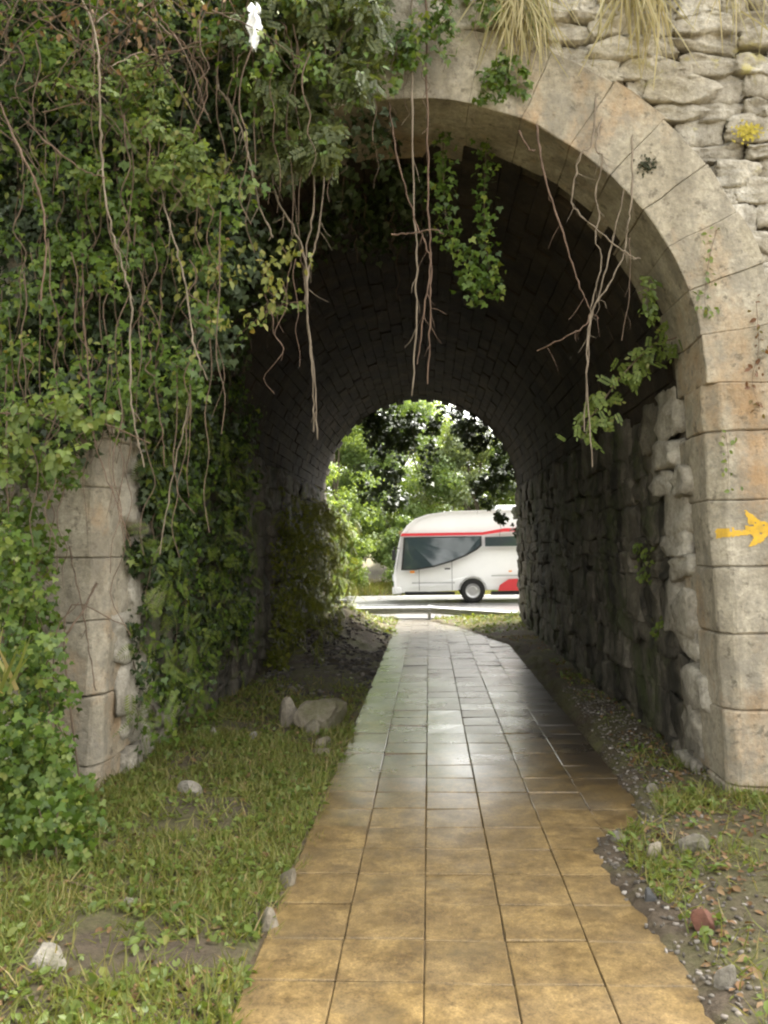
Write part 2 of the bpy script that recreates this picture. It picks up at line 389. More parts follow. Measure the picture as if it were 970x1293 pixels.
def axis_grid(segs):
    out = []
    for a, b, st in segs: out.append(np.arange(a, b, st))
    return np.concatenate(out)
gx = axis_grid([(-500, -60, 40), (-60, -12, 4), (-12, -3.2, 0.4), (-3.2, 3.0, 0.032), (3.0, 12, 0.4), (12, 60, 4), (60, 501, 40)])
gy = axis_grid([(-300, -20, 40), (-20, 1.6, 1.2), (1.6, 7.0, 0.04), (7.0, 18.8, 0.08), (18.8, 30, 0.35), (30, 60, 2), (60, 900, 60)])
GX, GY = np.meshgrid(gx, gy, indexing='ij')
GV = np.stack([GX, GY, ground_h(GX, GY)], -1).reshape(-1, 3)
gi = np.arange(GV.shape[0]).reshape(len(gx), len(gy))
GF = np.stack([gi[:-1, :-1], gi[1:, :-1], gi[1:, 1:], gi[:-1, 1:]], -1).reshape(-1, 4)
ground = tag(link('ground', mesh_np('ground', GV, GF, True), SOIL), 'brown soil ground with patches of moss and weeds', 'ground', kind='structure')

road = box_mesh('road', -120, 120, 18.1, 26.5, -0.05, 0.0)
road = tag(link('road', road, ASPHALT), 'wet grey asphalt road crossing beyond the tunnel', 'road', kind='structure')
for yy0 in (26.1,):
    o = link('edge_line', box_mesh('edge_line', -120, 120, yy0, yy0 + 0.12, 0.0, 0.004), WHITEPAINT, road)
dash = box_mesh('centre_dash', -1.0, 1.0, 22.25, 22.35, 0.0, 0.004); dash.materials.append(WHITEPAINT)
for k in range(-5, 6):
    o = link('centre_dash', dash, None, road); o.location.x = k * 5.5 - 1.9

# embankment the tunnel passes under, outside the stone work
def embankment(x0, x1, name, label):
    xs = np.linspace(x0, x1, 30); ys = np.linspace(YF - 1.0, YB + 1.0, 24)
    X, Y = np.meshgrid(xs, ys, indexing='ij')
    z = TOPZ * np.minimum(sstep(YF - 1.0, YF + 2.5, Y), sstep(YB + 1.0, YB - 2.5, Y)) - 0.1
    z = z + 0.3 * vnoise(np.stack([X, Y, X * 0], -1), 0.9)
    V = np.stack([X, Y, z], -1).reshape(-1, 3); i = np.arange(len(V)).reshape(30, 24)
    F = np.stack([i[:-1, :-1], i[1:, :-1], i[1:, 1:], i[:-1, 1:]], -1).reshape(-1, 4)
    return tag(link(name, mesh_np(name, V, F, True), EARTH), label, 'embankment', kind='structure')
embankment(4.6, 60, 'embankment', 'grassy earth embankment to the right of the stone portal')
embankment(-60, -4.8, 'embankment', 'grassy earth embankment to the left of the stone portal')

# ------------------------------------------------------------------ path
GROUT = flat('sandy_joint_filling', (0.10, 0.075, 0.045), 0.8, 0.3, var=.5, scale=14, bump=.4)
path = tag(empty('path', (0, 10, 0)), 'paved path of square concrete slabs running through the tunnel', 'path', kind='structure')
part('path_bed', box_mesh('path_bed', -2 * S - 0.02 + PX, 4 * S + PX, 0.5, 17.8, -0.058, -0.009), GROUT, path)
slab_me = []
for k in range(8):
    bm = bmesh.new(); g = S / 2 - 0.0025
    prism(bm, [(-g, -g), (g, -g), (g, g), (-g, g)], 'z', -0.045, 0.0)
    bevel_all(bm, 0.005, 2)
    ck = [(random.choice((-g, g)), random.choice((-g, g)), random.uniform(.0, .035)) for _ in range(2)]
    for vv in bm.verts:
        vv.co.x += random.uniform(-.0015, .0015); vv.co.y += random.uniform(-.0015, .0015)
        for qx, qy, qr in ck:      # chipped corners
            dq = math.hypot(vv.co.x - qx, vv.co.y - qy)
            if dq < qr: vv.co.z -= (qr - dq) * .35
    me = bm_mesh('slab', bm); me.materials.append(SLAB); slab_me.append(me)
n = 0
for r in range(48):
    y = 3.02 - 3 * S + (r + 0.5) * S
    for c in range(-2, 4):
        x = (c + 0.5) * S + PX
        if x - S / 2 > right_edge(y) + 0.12: continue
        o = link('slab', random.choice(slab_me), None, path)
        o.location = (x, y - 10, random.gauss(0, 0.002) + (0.004 if c < 3 else 0.0))
        o.rotation_euler = (random.gauss(0, .0025), random.gauss(0, .0025), random.gauss(0, .004) + random.choice((0, 1, 2, 3)) * math.pi / 2)
        n += 1

# ------------------------------------------------------------------ the stone tunnel
bridge = tag(empty('stone_underpass', (CX, YF, 0)), 'old stone arch underpass with ashlar ring and rubble walls carrying the embankment', 'underpass')
def child_empty(name, parent=bridge):
    o = bpy.data.objects.new(name, None); COL.objects.link(o); o.parent = parent; return o

def profile(r, n=40, base=-0.3):
    a = np.linspace(0, math.pi, n)
    pts = [(CX + r, base)] + [(CX + r * math.cos(t), CZ + r * math.sin(t)) for t in a] + [(CX - r, base)]
    return np.array(pts)
# core: everything behind the facing stones
inn = profile(RI + 0.05); inn[0, 0] += .075; inn[-1, 0] -= .075; out = []
for (x, z) in inn:
    dx, dz = x - CX, z - CZ
    if z <= CZ: out.append((CX + math.copysign(5.6, dx), z))
    else:
        s = min(5.6 / max(abs(dx), 1e-6), (TOPZ - CZ) / max(dz, 1e-6)); out.append((CX + dx * s, CZ + dz * s))
out = np.array(out); K = len(inn)
V = []
for Y in (YF + 0.098, YB):
    V += [(x, Y, z) for x, z in inn] + [(x, Y, z) for x, z in out]
q = np.arange(K - 1)
F = np.concatenate([np.stack([q, q + 1, q + 1 + K, q + K], -1),
                    np.stack([q + 2 * K, q + 3 * K, q + 1 + 3 * K, q + 1 + 2 * K], -1),
                    np.stack([q, q + 2 * K, q + 1 + 2 * K, q + 1], -1),
                    np.stack([q + K, q + 1 + K, q + 1 + 3 * K, q + 3 * K], -1)])
part('facing_bed', mesh_np('facing_bed', np.array(V)[:2 * K], F[:K - 1]), PALEMORTAR, bridge)
core = part('core', mesh_np('core', V, F[K - 1:]), MORTAR, bridge)
# corner fill between the radial outline and the box top
part('deck', box_mesh('deck', CX - 5.7, CX + 5.7, YF + 0.14, YB + 0.05, TOPZ - 0.9, TOPZ + 0.25), MORTAR, bridge)

# arch ring
def worn(bm, a1=.012, a2=.006):
    for vv in bm.verts:
        c = np.array(vv.co)
        vv.co += Vector([a1 * float(vnoise(c + k * 11.3, 4.5)) + a2 * float(vnoise(c + k * 5.7, 15.0)) for k in range(3)])
ring = part('arch_ring', mesh_np('arch_ring', np.array([(CX + r * math.cos(t), YF + 0.05 + 0.4 * k, CZ + r * math.sin(t)) for k in (0, 1) for r in (RI + .02, RO - .02) for t in np.linspace(0, math.pi, 40)]),
            np.concatenate([np.stack([q0, q0 + 1, q0 + 41, q0 + 40], -1) for q0 in (np.arange(39),)])), MORTAR, bridge)
angs = [0.0, 9, 18, 27, 35.6, 45, 54.6, 65.5, 76, 87, 98, 109, 119, 128, 137, 147, 156, 165, 173, 180]
for a, b in zip(angs[:-1], angs[1:]):
    bm = bmesh.new(); g = 0.02
    dr = random.uniform(-0.012, 0.018); dep = random.choice((0.58, 0.66, 0.8)); fy = YF + random.uniform(-0.008, 0.008)
    t = [R_(a + g + (b - a - 2 * g) * i / 3) for i in range(4)]
    pts = [(CX + (RI + random.uniform(-.004, .004)) * math.cos(x), CZ + RI * math.sin(x)) for x in t] + \
          [(CX + (RO + dr) * math.cos(x), CZ + (RO + dr) * math.sin(x)) for x in reversed(t)]
    prism(bm, pts, 'y', fy, YF + dep)
    bevel_all(bm, random.uniform(.003, .007), 1)
    bmesh.ops.subdivide_edges(bm, edges=[e_ for e_ in bm.edges if e_.calc_length() > 0.2], cuts=3, use_grid_fill=True)
    worn(bm)
    part('voussoir', bm_mesh('voussoir', bm), ASHLAR, ring)

# ashlar piers
def pier(side, zs, label):
    lo = []
    p = part('pier', box_mesh('pier', *( (WR + .14, WR + .5) if side > 0 else (WL - .5, WL - .14)), YF + .08, YF + .4, -.3, 2.5), MORTAR, bridge)
    for i, (z0, z1) in enumerate(zip(zs[:-1], zs[1:])):
        bm = bmesh.new()
        bat = 0.075 if side > 0 else -0.075
        ix = (WR if side > 0 else WL)
        dep = (0.42, 0.66)[i % 2] + random.uniform(-.05, .05); ow = (0.62, 0.5)[i % 2] + random.uniform(-.04, .04)
        ch = 0.085 if z0 > 0.4 else 0.06
        fy = YF + random.uniform(-.006, .006)
        e = random.uniform(-.008, .012)
        pts = [(ix + side * (ch + e), fy), (ix + side * ow, fy), (ix + side * ow, YF + dep), (ix + side * e, YF + dep), (ix + side * e, fy + ch)]
        vs = prism(bm, pts, 'z', z0 + 0.002, z1 - 0.002)
        for vv in vs: vv.co.x += bat * (1 - vv.co.z / 2.5)
        bevel_all(bm, random.uniform(0.007, 0.014), 1)
        bmesh.ops.subdivide_edges(bm, edges=[e_ for e_ in bm.edges if e_.calc_length() > 0.25], cuts=3, use_grid_fill=True)
        worn(bm, .010, .007)
        part('pier_block', bm_mesh('pier_block', bm), ASHLAR, p)
    return p
PZ = [-0.3, 0.10, 0.563, 1.027, 1.443, 1.86, 2.30, 2.6]
rp = pier(1, PZ, '')
lp = pier(-1, [-0.3, 0.22, 0.66, 1.14, 1.56, 2.02, 2.34, 2.6], '')
# yellow painted way-mark arrow on the right pier
ar = [(907, 671), (910, 668), (935, 665), (946, 663), (939, 644), (943, 645), (958, 656), (970, 661), (985, 667), (972, 674), (962, 684), (950, 690), (945, 690), (952, 679), (949, 675), (930, 677), (909, 680)]
from mathutils.bvhtree import BVHTree
A = at_y([p[0] for p in ar], [p[1] for p in ar], YF)[:, [0, 2]]
g0 = .005; lo, hi = A.min(0) - .01, A.max(0) + .01
ux, uz = np.arange(lo[0], hi[0], g0), np.arange(lo[1], hi[1], g0)
UX, UZ = np.meshgrid(ux, uz, indexing='ij')
Wn = np.stack([UX, UZ, 0 * UX], -1)
cxx = (UX + g0 / 2 + .004 * vnoise(Wn, 40)).ravel(); czz = (UZ + g0 / 2 + .004 * vnoise(Wn + 5, 40)).ravel()
ins_ = in_poly(cxx, czz, A) & (vnoise(Wn + 9, 60).ravel() > -.70)
trees_ = []
for ch in rp.children:
    if ch.name.startswith('pier_block'):
        trees_.append(BVHTree.FromPolygons([v_.co for v_ in ch.data.vertices], [tuple(p_.vertices) for p_ in ch.data.polygons]))
def surf(x, z):
    best = YF
    for t_ in trees_:
        h_ = t_.ray_cast(Vector((x, YF - .3, z)), Vector((0, 1, 0)), .5)
        if h_[0] is not None: best = h_[0].y; break
    return best
vid, Va, Fa = {}, [], []
nz_ = len(uz)
for q_ in np.nonzero(ins_)[0]:
    i, j = divmod(int(q_), nz_); f_ = []
    for (di, dj) in ((0, 0), (1, 0), (1, 1), (0, 1)):
        k_ = (i + di, j + dj)
        if k_ not in vid:
            x_, z_ = lo[0] + k_[0] * g0, lo[1] + k_[1] * g0
            vid[k_] = len(Va); Va.append((x_, surf(x_, z_) - .0025, z_))
        f_.append(vid[k_])
    Fa.append(f_)
o = part('painted_arrow', mesh_np('painted_arrow', np.array(Va), np.array(Fa), True), YELLOWPAINT, rp); o['label'] = 'bright yellow arrow painted on the pale pier block'

# rubble stones
def stone_mesh(name, seed, rnd=0.35, amp=0.10, n=3):
    rg = np.random.default_rng(seed); bm = bmesh.new()
    bmesh.ops.create_cube(bm, size=1.0)
    bmesh.ops.subdivide_edges(bm, edges=bm.edges[:], cuts=n - 1, use_grid_fill=True)
    off = rg.random(3) * 40
    # a few chipped corners: planes that cut the block
    cuts = []
    for _ in range(5):
        d_ = rg.normal(0, 1, 3); d_[1] *= .6; d_ /= np.linalg.norm(d_); cuts.append((d_, rg.uniform(.56, .7)))
    for vv in bm.verts:
        c = np.array(vv.co); s = c / np.linalg.norm(c) * 0.62
        c = c * (1 - rnd) + s * rnd
        c[0] += amp * .9 * vnoise(c + off, 1.6); c[2] += amp * .9 * vnoise(c + off + 7, 1.6)
        c = c * (1 + amp * 1.1 * vnoise(c + off, 3.1)) + rg.normal(0, amp * 0.16, 3)
        if n > 5:
            c[1] += .09 * float(vnoise(c + off + 3, 4.0)) + .05 * float(vnoise(c + off + 13, 8.0))
            c[0] += .035 * float(vnoise(c + off + 23, 6.0)); c[2] += .05 * float(vnoise(c + off + 33, 6.0))
        for d_, k_ in cuts:
            e_ = c @ d_ - k_
            if e_ > 0: c = c - d_ * e_ * .9
        vv.co = c
    return bm_mesh(name, bm, True)
def stone_set(name, mat, count, rnd, amp, n=3, seed=0):
    L = []
    for k in range(count):
        me = stone_mesh(name, seed + k, rnd, amp, n); me.materials.append(mat); L.append(me)
    return L
rub_me = stone_set('rubble_stone', RUBBLE, 14, 0.05, 0.15, 8, 100)
jam_me = stone_set('wall_stone', JAMBST, 8, 0.13, 0.15, 6, 150)
wal_me = stone_set('wall_stone', WALLST, 14, 0.06, 0.13, 7, 200)

def courses(u0, u1, v0, v1, hr, wr):
    out = []; z = v0
    while z < v1:
        h = random.uniform(*hr); u = u0 - random.uniform(0, wr[0])
        while u < u1:
            w = random.uniform(*wr); out.append((u + w / 2, z + h / 2, w, h)); u += w
        z += h
    return out
def put(me, parent, loc, dims, rz=0.0, name='rubble_stone'):
    o = link(name, me, None, parent)
    o.location = Vector(loc) - bridge.location
    o.scale = dims; o.rotation_euler = (random.gauss(0, .06), random.gauss(0, .06) + random.choice((0, math.pi)), rz)
    return o
sp = child_empty('spandrel_wall')
far = []
for (x, z, w, h) in courses(0.4, 2.8, 0.0, 5.75, (0.09, 0.18), (0.13, 0.40)):
    d = math.hypot(x - CX, z - CZ)
    if z > CZ and d < RO - 0.04: continue
    if z <= CZ and x < WR + 0.62: continue
    put(random.choice(rub_me), sp, (x, YF + (0.115 if d > RO + .2 else .13) + random.uniform(-.025, .035), z + random.gauss(0, .012)), (w * 1.05, 0.2, h * random.uniform(1.0, 1.2)))
# the part of the front wall behind the ivy: joined, it is nowhere to be seen singly
def joined(items, mes):
    Vs, Fs, off = [], [], 0
    for (loc, dims, rot) in items:
        me = random.choice(mes); nv = len(me.vertices)
        co = np.empty(nv * 3, np.float32); me.vertices.foreach_get('co', co); co = co.reshape(-1, 3) * np.array(dims)
        c, s = math.cos(rot), math.sin(rot)
        if rot: co = np.stack([co[:, 0] * c - co[:, 1] * s, co[:, 0] * s + co[:, 1] * c, co[:, 2]], -1)
        Vs.append(co + np.array(loc)); fi = np.empty(len(me.loops), np.int32); me.loops.foreach_get('vertex_index', fi)
        Fs.append(fi.reshape(-1, 4) + off); off += nv
    return np.concatenate(Vs), np.concatenate(Fs)
it = []
for (x, z, w, h) in courses(2.9, 5.3, 0.0, 5.75, (0.12, 0.2), (0.2, 0.45)):
    it.append(((x, YF + 0.115 + random.uniform(-.02, .03), z), (w, 0.2, h * 1.1), 0))
for (x, z, w, h) in courses(-4.9, 0.4, 0.0, 5.75, (0.16, 0.26), (0.25, 0.55)):
    d = math.hypot(x - CX, z - CZ)
    if z > CZ and d < RO + 0.02: continue
    if z <= CZ and x > WL - 0.6: continue
    it.append(((x, YF + 0.115 + random.uniform(-.02, .03), z), (w, 0.2, h * 1.02), 0))
Vj, Fj = joined(it, rub_me)
o = part('rubble_facing', mesh_np('rubble_facing', Vj, Fj, True), RUBBLE, bridge); o['kind'] = 'stuff'

# tunnel side walls
wr_ = child_empty('side_wall'); wl_ = child_empty('side_wall')
def wall_x(z, side): return (WR if side > 0 else WL) + side * 0.075 * (1 - z / 2.5)
cnt = 0
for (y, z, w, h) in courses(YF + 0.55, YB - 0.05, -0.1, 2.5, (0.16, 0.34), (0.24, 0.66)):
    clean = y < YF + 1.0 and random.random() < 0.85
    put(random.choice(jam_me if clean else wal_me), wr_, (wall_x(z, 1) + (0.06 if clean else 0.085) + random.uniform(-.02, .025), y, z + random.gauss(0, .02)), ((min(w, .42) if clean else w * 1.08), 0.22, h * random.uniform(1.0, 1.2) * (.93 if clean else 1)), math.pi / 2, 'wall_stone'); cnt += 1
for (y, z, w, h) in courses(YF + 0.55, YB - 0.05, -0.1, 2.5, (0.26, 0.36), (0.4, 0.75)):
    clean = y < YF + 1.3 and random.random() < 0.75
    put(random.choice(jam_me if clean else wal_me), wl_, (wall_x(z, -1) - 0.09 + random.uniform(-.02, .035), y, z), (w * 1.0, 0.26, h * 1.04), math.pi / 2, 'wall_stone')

# vault stones: 300 nearest are single parts, the rest one joined part
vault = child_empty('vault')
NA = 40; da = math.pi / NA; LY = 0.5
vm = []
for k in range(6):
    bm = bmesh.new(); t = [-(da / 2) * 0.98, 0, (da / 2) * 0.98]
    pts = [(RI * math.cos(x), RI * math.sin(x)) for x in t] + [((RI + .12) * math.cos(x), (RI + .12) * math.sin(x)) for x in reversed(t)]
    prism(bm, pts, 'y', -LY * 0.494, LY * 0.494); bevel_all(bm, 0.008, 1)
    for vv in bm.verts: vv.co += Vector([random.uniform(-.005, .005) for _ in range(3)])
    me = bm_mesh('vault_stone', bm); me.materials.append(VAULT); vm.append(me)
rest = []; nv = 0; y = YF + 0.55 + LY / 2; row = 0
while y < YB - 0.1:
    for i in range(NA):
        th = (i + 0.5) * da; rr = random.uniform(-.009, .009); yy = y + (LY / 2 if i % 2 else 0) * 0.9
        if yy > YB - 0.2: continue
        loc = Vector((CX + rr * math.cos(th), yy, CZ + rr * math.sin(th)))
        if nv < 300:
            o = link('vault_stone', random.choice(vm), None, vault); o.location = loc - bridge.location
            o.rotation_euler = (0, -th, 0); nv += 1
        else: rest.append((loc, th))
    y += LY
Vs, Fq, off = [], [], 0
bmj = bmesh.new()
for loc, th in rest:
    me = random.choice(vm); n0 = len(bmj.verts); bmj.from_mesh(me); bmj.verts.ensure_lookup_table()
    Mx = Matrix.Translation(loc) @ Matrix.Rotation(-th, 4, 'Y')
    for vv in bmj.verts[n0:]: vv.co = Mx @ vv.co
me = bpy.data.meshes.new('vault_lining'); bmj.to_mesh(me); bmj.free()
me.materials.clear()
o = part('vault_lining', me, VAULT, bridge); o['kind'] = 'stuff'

# ------------------------------------------------------------------ leaves
def T(*v): return np.array(v, float)
def tmpl_oval(w=0.32, fold=0.08):
    V = T([0, 0, 0], [-w * .8, .3, fold], [-w, .55, fold], [0, 1, -.05], [w, .55, fold], [w * .8, .3, fold], [0, .5, 0])
    return V, [np.array([[0, 6, 2, 1], [6, 3, 2, 2], [0, 5, 4, 6], [6, 4, 3, 3]])]
def leaf_template(kind):
    if kind == 'oval':
        w, f = 0.30, 0.09
        V = T([0, 0, 0], [-w * .85, .3, f], [-w * .9, .6, f], [0, 1, -.06], [w * .9, .6, f], [w * .85, .3, f])
        return V, np.array([[0, 3, 2, 1], [0, 5, 4, 3]])
    if kind == 'ivy':
        V = T([0, .12, 0], [-.30, 0, .04], [-.52, .38, .0], [-.22, .48, .06], [0, 1, -.08], [.22, .48, .06], [.52, .38, 0], [.30, 0, .04])
        return V, np.array([[0, 3, 2, 1], [0, 5, 4, 3], [0, 7, 6, 5]])
    if kind == 'tri':      # compound bramble leaf: three toothed ovals
        Vs, Fs = [], []
        for k, (a, s, ox, oy) in enumerate(((0, .62, 0, .38), (1.15, .5, .05, .34), (-1.15, .5, -.05, .34))):
            V, Fc = leaf_template('oval'); V = V * T(1.25, 1, 1) * s
            c, sn = math.cos(a), math.sin(a)
            V = np.stack([V[:, 0] * c + V[:, 1] * sn + ox, -V[:, 0] * sn + V[:, 1] * c + oy, V[:, 2] - .1 * abs(a)], -1)
            Vs.append(V); Fs.append(Fc + 6 * k)
        Vs.append(T([-.012, 0, 0], [.012, 0, 0], [.012, .42, 0], [-.012, .42, 0])); Fs.append(np.array([[18, 19, 20, 21]]))
        return np.concatenate(Vs), np.concatenate(Fs)
    if kind == 'frond':    # fern frond, arching
        Vs, Fs, n = [], [], 0
        L = 11
        for i in range(L):
            t = (i + .6) / L; z = -.35 * t * t; wd_ = .30 * math.sin(math.pi * min(1, .25 + t * .78)) + .03
            for s in (-1, 1):
                b = .045
                Vs.append(T([0, t - b, z], [s * wd_ * .5, t - b * .9 + .04, z - .02], [s * wd_, t + .07, z - .06], [s * wd_ * .5, t + b * .9 + .02, z - .02]))
                Fs.append(np.array([[n, n + 1, n + 2, n + 3]])); n += 4
        return np.concatenate(Vs), np.concatenate(Fs)
    if kind == 'pinnate':  # twig with small opposite leaflets
        Vs, Fs, n = [], [], 0
        for i in range(6):
            t = (i + .5) / 6.2
            for s in ((-1, 1) if i < 5 else (0,)):
                V, Fc = leaf_template('oval'); V = V * T(.3, .34, .3)
                a = s * 1.0; c, sn = math.cos(a), math.sin(a)
                V = np.stack([V[:, 0] * c + V[:, 1] * sn, -V[:, 0] * sn + V[:, 1] * c + t, V[:, 2] - .12 * t], -1)
                Vs.append(V); Fs.append(Fc + n); n += 6
        return np.concatenate(Vs), np.concatenate(Fs)
    if kind == 'blade':
        V = T([-.035, 0, 0], [.035, 0, 0], [.028, .5, .05], [-.028, .5, .05], [.004, 1, .25], [-.004, 1, .25])
        return V, np.array([[0, 1, 2, 3], [3, 2, 4, 5]])
    if kind == 'thin':
        V = T([-.009, 0, 0], [.009, 0, 0], [.008, .35, .05], [-.008, .35, .05], [.007, .7, .03], [-.007, .7, .03], [.002, 1, .0], [-.002, 1, .0])
        return V, np.array([[0, 1, 2, 3], [3, 2, 4, 5], [5, 4, 6, 7]])
    if kind == 'round':
        V = T([0, 0, 0], [-.36, .2, .06], [-.42, .62, .06], [-.12, .95, 0], [.12, .95, 0], [.42, .62, .06], [.36, .2, .06], [0, .5, 0])
        return V, np.array([[0, 7, 2, 1], [7, 4, 3, 2], [0, 6, 5, 7], [7, 5, 4, 4 - 0]])[:3]
def unit(a): return a / (np.linalg.norm(a, axis=-1, keepdims=True) + 1e-9)
def leaf_mesh(name, P, N, size, kind, down=0.7, jit=0.6, tipdir=(0, 0, -1)):
    P = np.asarray(P, float); n = len(P)
    V, Fc = leaf_template(kind); m_ = len(V)
    N = unit(np.asarray(N, float) + RNG.normal(0, jit, (n, 3)))
    d = np.asarray(tipdir, float) * down + RNG.normal(0, 1 - down + .15, (n, 3))
    Tt = unit(d - N * (d * N).sum(1, keepdims=True)); B = np.cross(N, Tt)
    sz = (np.asarray(size) * RNG.uniform(.6, 1.25, n))[:, None, None]
    X = V[None, :, 0:1] * B[:, None] + V[None, :, 1:2] * Tt[:, None] + V[None, :, 2:3] * N[:, None]
    X = P[:, None] + X * sz
    F = (Fc[None] + (np.arange(n) * m_)[:, None, None]).reshape(-1, Fc.shape[1])
    return mesh_np(name, X.reshape(-1, 3), F)
def clumps(C, rad, per, flat=(1, 1, 1)):
    """points spread in clumps round the centres C; returns points and outward directions"""
    C = np.asarray(C, float); n = len(C)
    rad = np.broadcast_to(rad, (n,))
    D = unit(RNG.normal(0, 1, (n, per, 3))); r = RNG.random((n, per, 1)) ** 0.45
    P = C[:, None] + D * r * rad[:, None, None] * np.array(flat)
    return P.reshape(-1, 3), D.reshape(-1, 3)
def poly_points(poly, n, y0, y1):
    """n points whose directions fill an outline of the photograph, at the distance of the wall they grow on"""
    poly = np.asarray(poly, float); lo, hi = poly.min(0), poly.max(0); out = []
    k = 0
    while k < n:
        px = RNG.uniform(lo[0], hi[0], 4 * n); py = RNG.uniform(lo[1], hi[1], 4 * n)
        s = in_poly(px, py, poly); out.append(np.stack([px[s], py[s]], -1)); k += s.sum()
    q_ = np.concatenate(out)[:n]
    return at_y(q_[:, 0], q_[:, 1], RNG.uniform(y0, y1, n))

def plant(name, label, cat, base, stems=None, foliage=(), group=None, stem_mat=TWIG, sides=5):
    """foliage: list of (part name, mesh, material)"""
    o = tag(empty(name, base), label, cat, group)
    if stems:
        Vt, Ft = tubes(stems, sides); st_ = part('stem', mesh_np('stem', Vt, Ft, True), stem_mat, o)
        if len(stems) > 1: st_['kind'] = 'stuff'
    for (nm, me, mt) in foliage:
        f = part(nm, me, mt, o); f['kind'] = 'stuff'
    return o
def hang_stems(P, n, length, rad=0.004, wob=0.028):
    out = []
    for p in P[RNG.choice(len(P), min(n, len(P)), replace=False)]:
        L = RNG.uniform(*length); k = 6
        pts = np.array([p + np.array([RNG.normal(0, wob), RNG.normal(0, wob * .5), -L * i / k]) for i in range(k + 1)])
        out.append((smooth_path(pts, 3), (rad, rad * .5)))
    return out
FRONT = np.array([0.1, -1.0, 0.35])

# --- ivy curtain over the left haunch of the portal
polyA = [(-60, -60), (330, -60), (420, 40), (400, 120), (330, 170), (300, 330), (262, 470), (215, 520), (110, 560), (-60, 580)]
Cb = poly_points(polyA, 420, 4.86, 5.06); Pb, Db = clumps(Cb, .19, 46, (1, .45, 1))  # back layer of dark leaves standing in for deep shade behind the curtain
C = poly_points(polyA, 190, 4.4, 4.9); P, D = clumps(C, RNG.uniform(.07, .2, 190), 42, (1, .6, 1))
st = hang_stems(C - [0, .1, 0], 120, (.3, 1.5), 0.0045)
C2 = poly_points([(40, 90), (200, 60), (290, 150), (330, 210), (250, 260), (120, 240), (50, 170)], 26, 4.25, 4.5); P2, D2 = clumps(C2, .11, 24, (1.2, .7, .7))
C3 = poly_points([(210, -20), (270, -20), (280, 170), (400, 330), (330, 400), (250, 430), (215, 300)], 34, 4.35, 4.65); P3, D3 = clumps(C3, .07, 12)
plant('ivy', 'dense ivy curtain with inner leaves coloured dark as shade hanging over the left haunch of the arch', 'ivy', (-2.4, 5.0, 4.9), st,
      [('shaded_leaves', leaf_mesh('shaded_leaves', Pb, Db * .5 + FRONT, .055, 'ivy'), SHADEIVY), ('fresh_leaves', leaf_mesh('fresh_leaves', P, D * .5 + FRONT, .05, 'ivy'), IVY)])
plant('bramble', 'light green bramble spray sticking out in front of the ivy curtain', 'bramble', (-2.0, 4.7, 4.6), hang_stems(C2, 8, (.2, .5), .003),
      [('leaves', leaf_mesh('leaves', P2, D2 * .5 + FRONT, .062, 'tri'), BRAMBLE)], stem_mat=REDVINE)
plant('climber', 'thin climber with yellowing leaves trailing across the ivy curtain', 'climber', (-1.3, 4.6, 4.9), hang_stems(C3, 10, (.3, .7), .0025),
      [('leaves', leaf_mesh('leaves', P3, D3 * .5 + FRONT, .048, 'oval'), YELLOWLEAF)], stem_mat=REDVINE)
Ct = poly_points([(-60, -60), (300, -60), (260, 60), (140, 130), (-60, 200)], 90, 4.25, 4.6); tw = []
for c_ in Ct:
    d_ = unit(RNG.normal(0, 1, 3) * [1.0, .25, .8]); L_ = RNG.uniform(.2, .6); sag = np.array([0, 0, -.18 * L_ * RNG.uniform(0, 2)])
    tw.append((smooth_path(np.array([c_, c_ + d_ * L_ * .5 - sag * .5, c_ + d_ * L_ + sag]), 5, .004), (.0045, .002)))
Pd, Dd = clumps(Ct[::3], .16, 9)
plant('dead_bramble', 'tangle of bare brown bramble stems above the pale bramble spray', 'bramble', (-2.2, 4.7, 4.9), tw, [('dead_leaves', leaf_mesh('dead_leaves', Pd, Dd + FRONT, .045, 'oval'), LITTER)], stem_mat=TWIG)
Cr = poly_points(polyA, 46, 4.4, 4.7); Pr, Dr = clumps(Cr, .12, 7)
plant('creeper', 'sparse creeper with rusty red and yellow leaves threaded through the ivy curtain', 'climber', (-2.0, 4.8, 4.7), hang_stems(Cr, 26, (.3, 1.0), .003), [('leaves', leaf_mesh('leaves', Pr, Dr * .6 + FRONT, .04, 'oval'), YELLOWLEAF)], stem_mat=REDVINE)
# shrub overhanging the crown of the arch
C = poly_points([(300, -60), (470, -60), (470, 60), (430, 190), (345, 210), (310, 90)], 60, 4.5, 4.95); P, D = clumps(C, .15, 60, (1, .7, 1))
plant('shrub', 'feathery shrub drooping over the left of the arch crown', 'shrub', tuple(C[:, :].mean(0) + [0, .3, .8]), hang_stems(C, 22, (.2, .6), .004),
      [('leaves', leaf_mesh('leaves', P[::2], D[::2] * .6 + FRONT, .10, 'pinnate'), SHRUBM), ('twig_leaves', leaf_mesh('twig_leaves', P[1::3], D[1::3] * .6 + FRONT, .045, 'oval'), IVY)])
C = poly_points([(430, -60), (640, -60), (620, 40), (560, 60), (520, 90), (470, 120), (440, 90)], 34, 4.85, 5.04); P, D = clumps(C, .10, 30, (1, .5, 1.3))
C4 = poly_points([(600, 60), (655, 50), (665, 110), (630, 150), (605, 120)], 12, 5.0, 5.07); P4, D4 = clumps(C4, .07, 16, (1, .4, 1))
plant('ivy', 'thin ivy trailing down over the crown of the arch ring', 'ivy', (0.0, 5.05, 5.0), hang_stems(C, 12, (.2, .5), .003),
      [('leaves', leaf_mesh('leaves', np.vstack([P, P4]), np.vstack([D, D4]) * .5 + FRONT, .05, 'ivy'), IVY)])
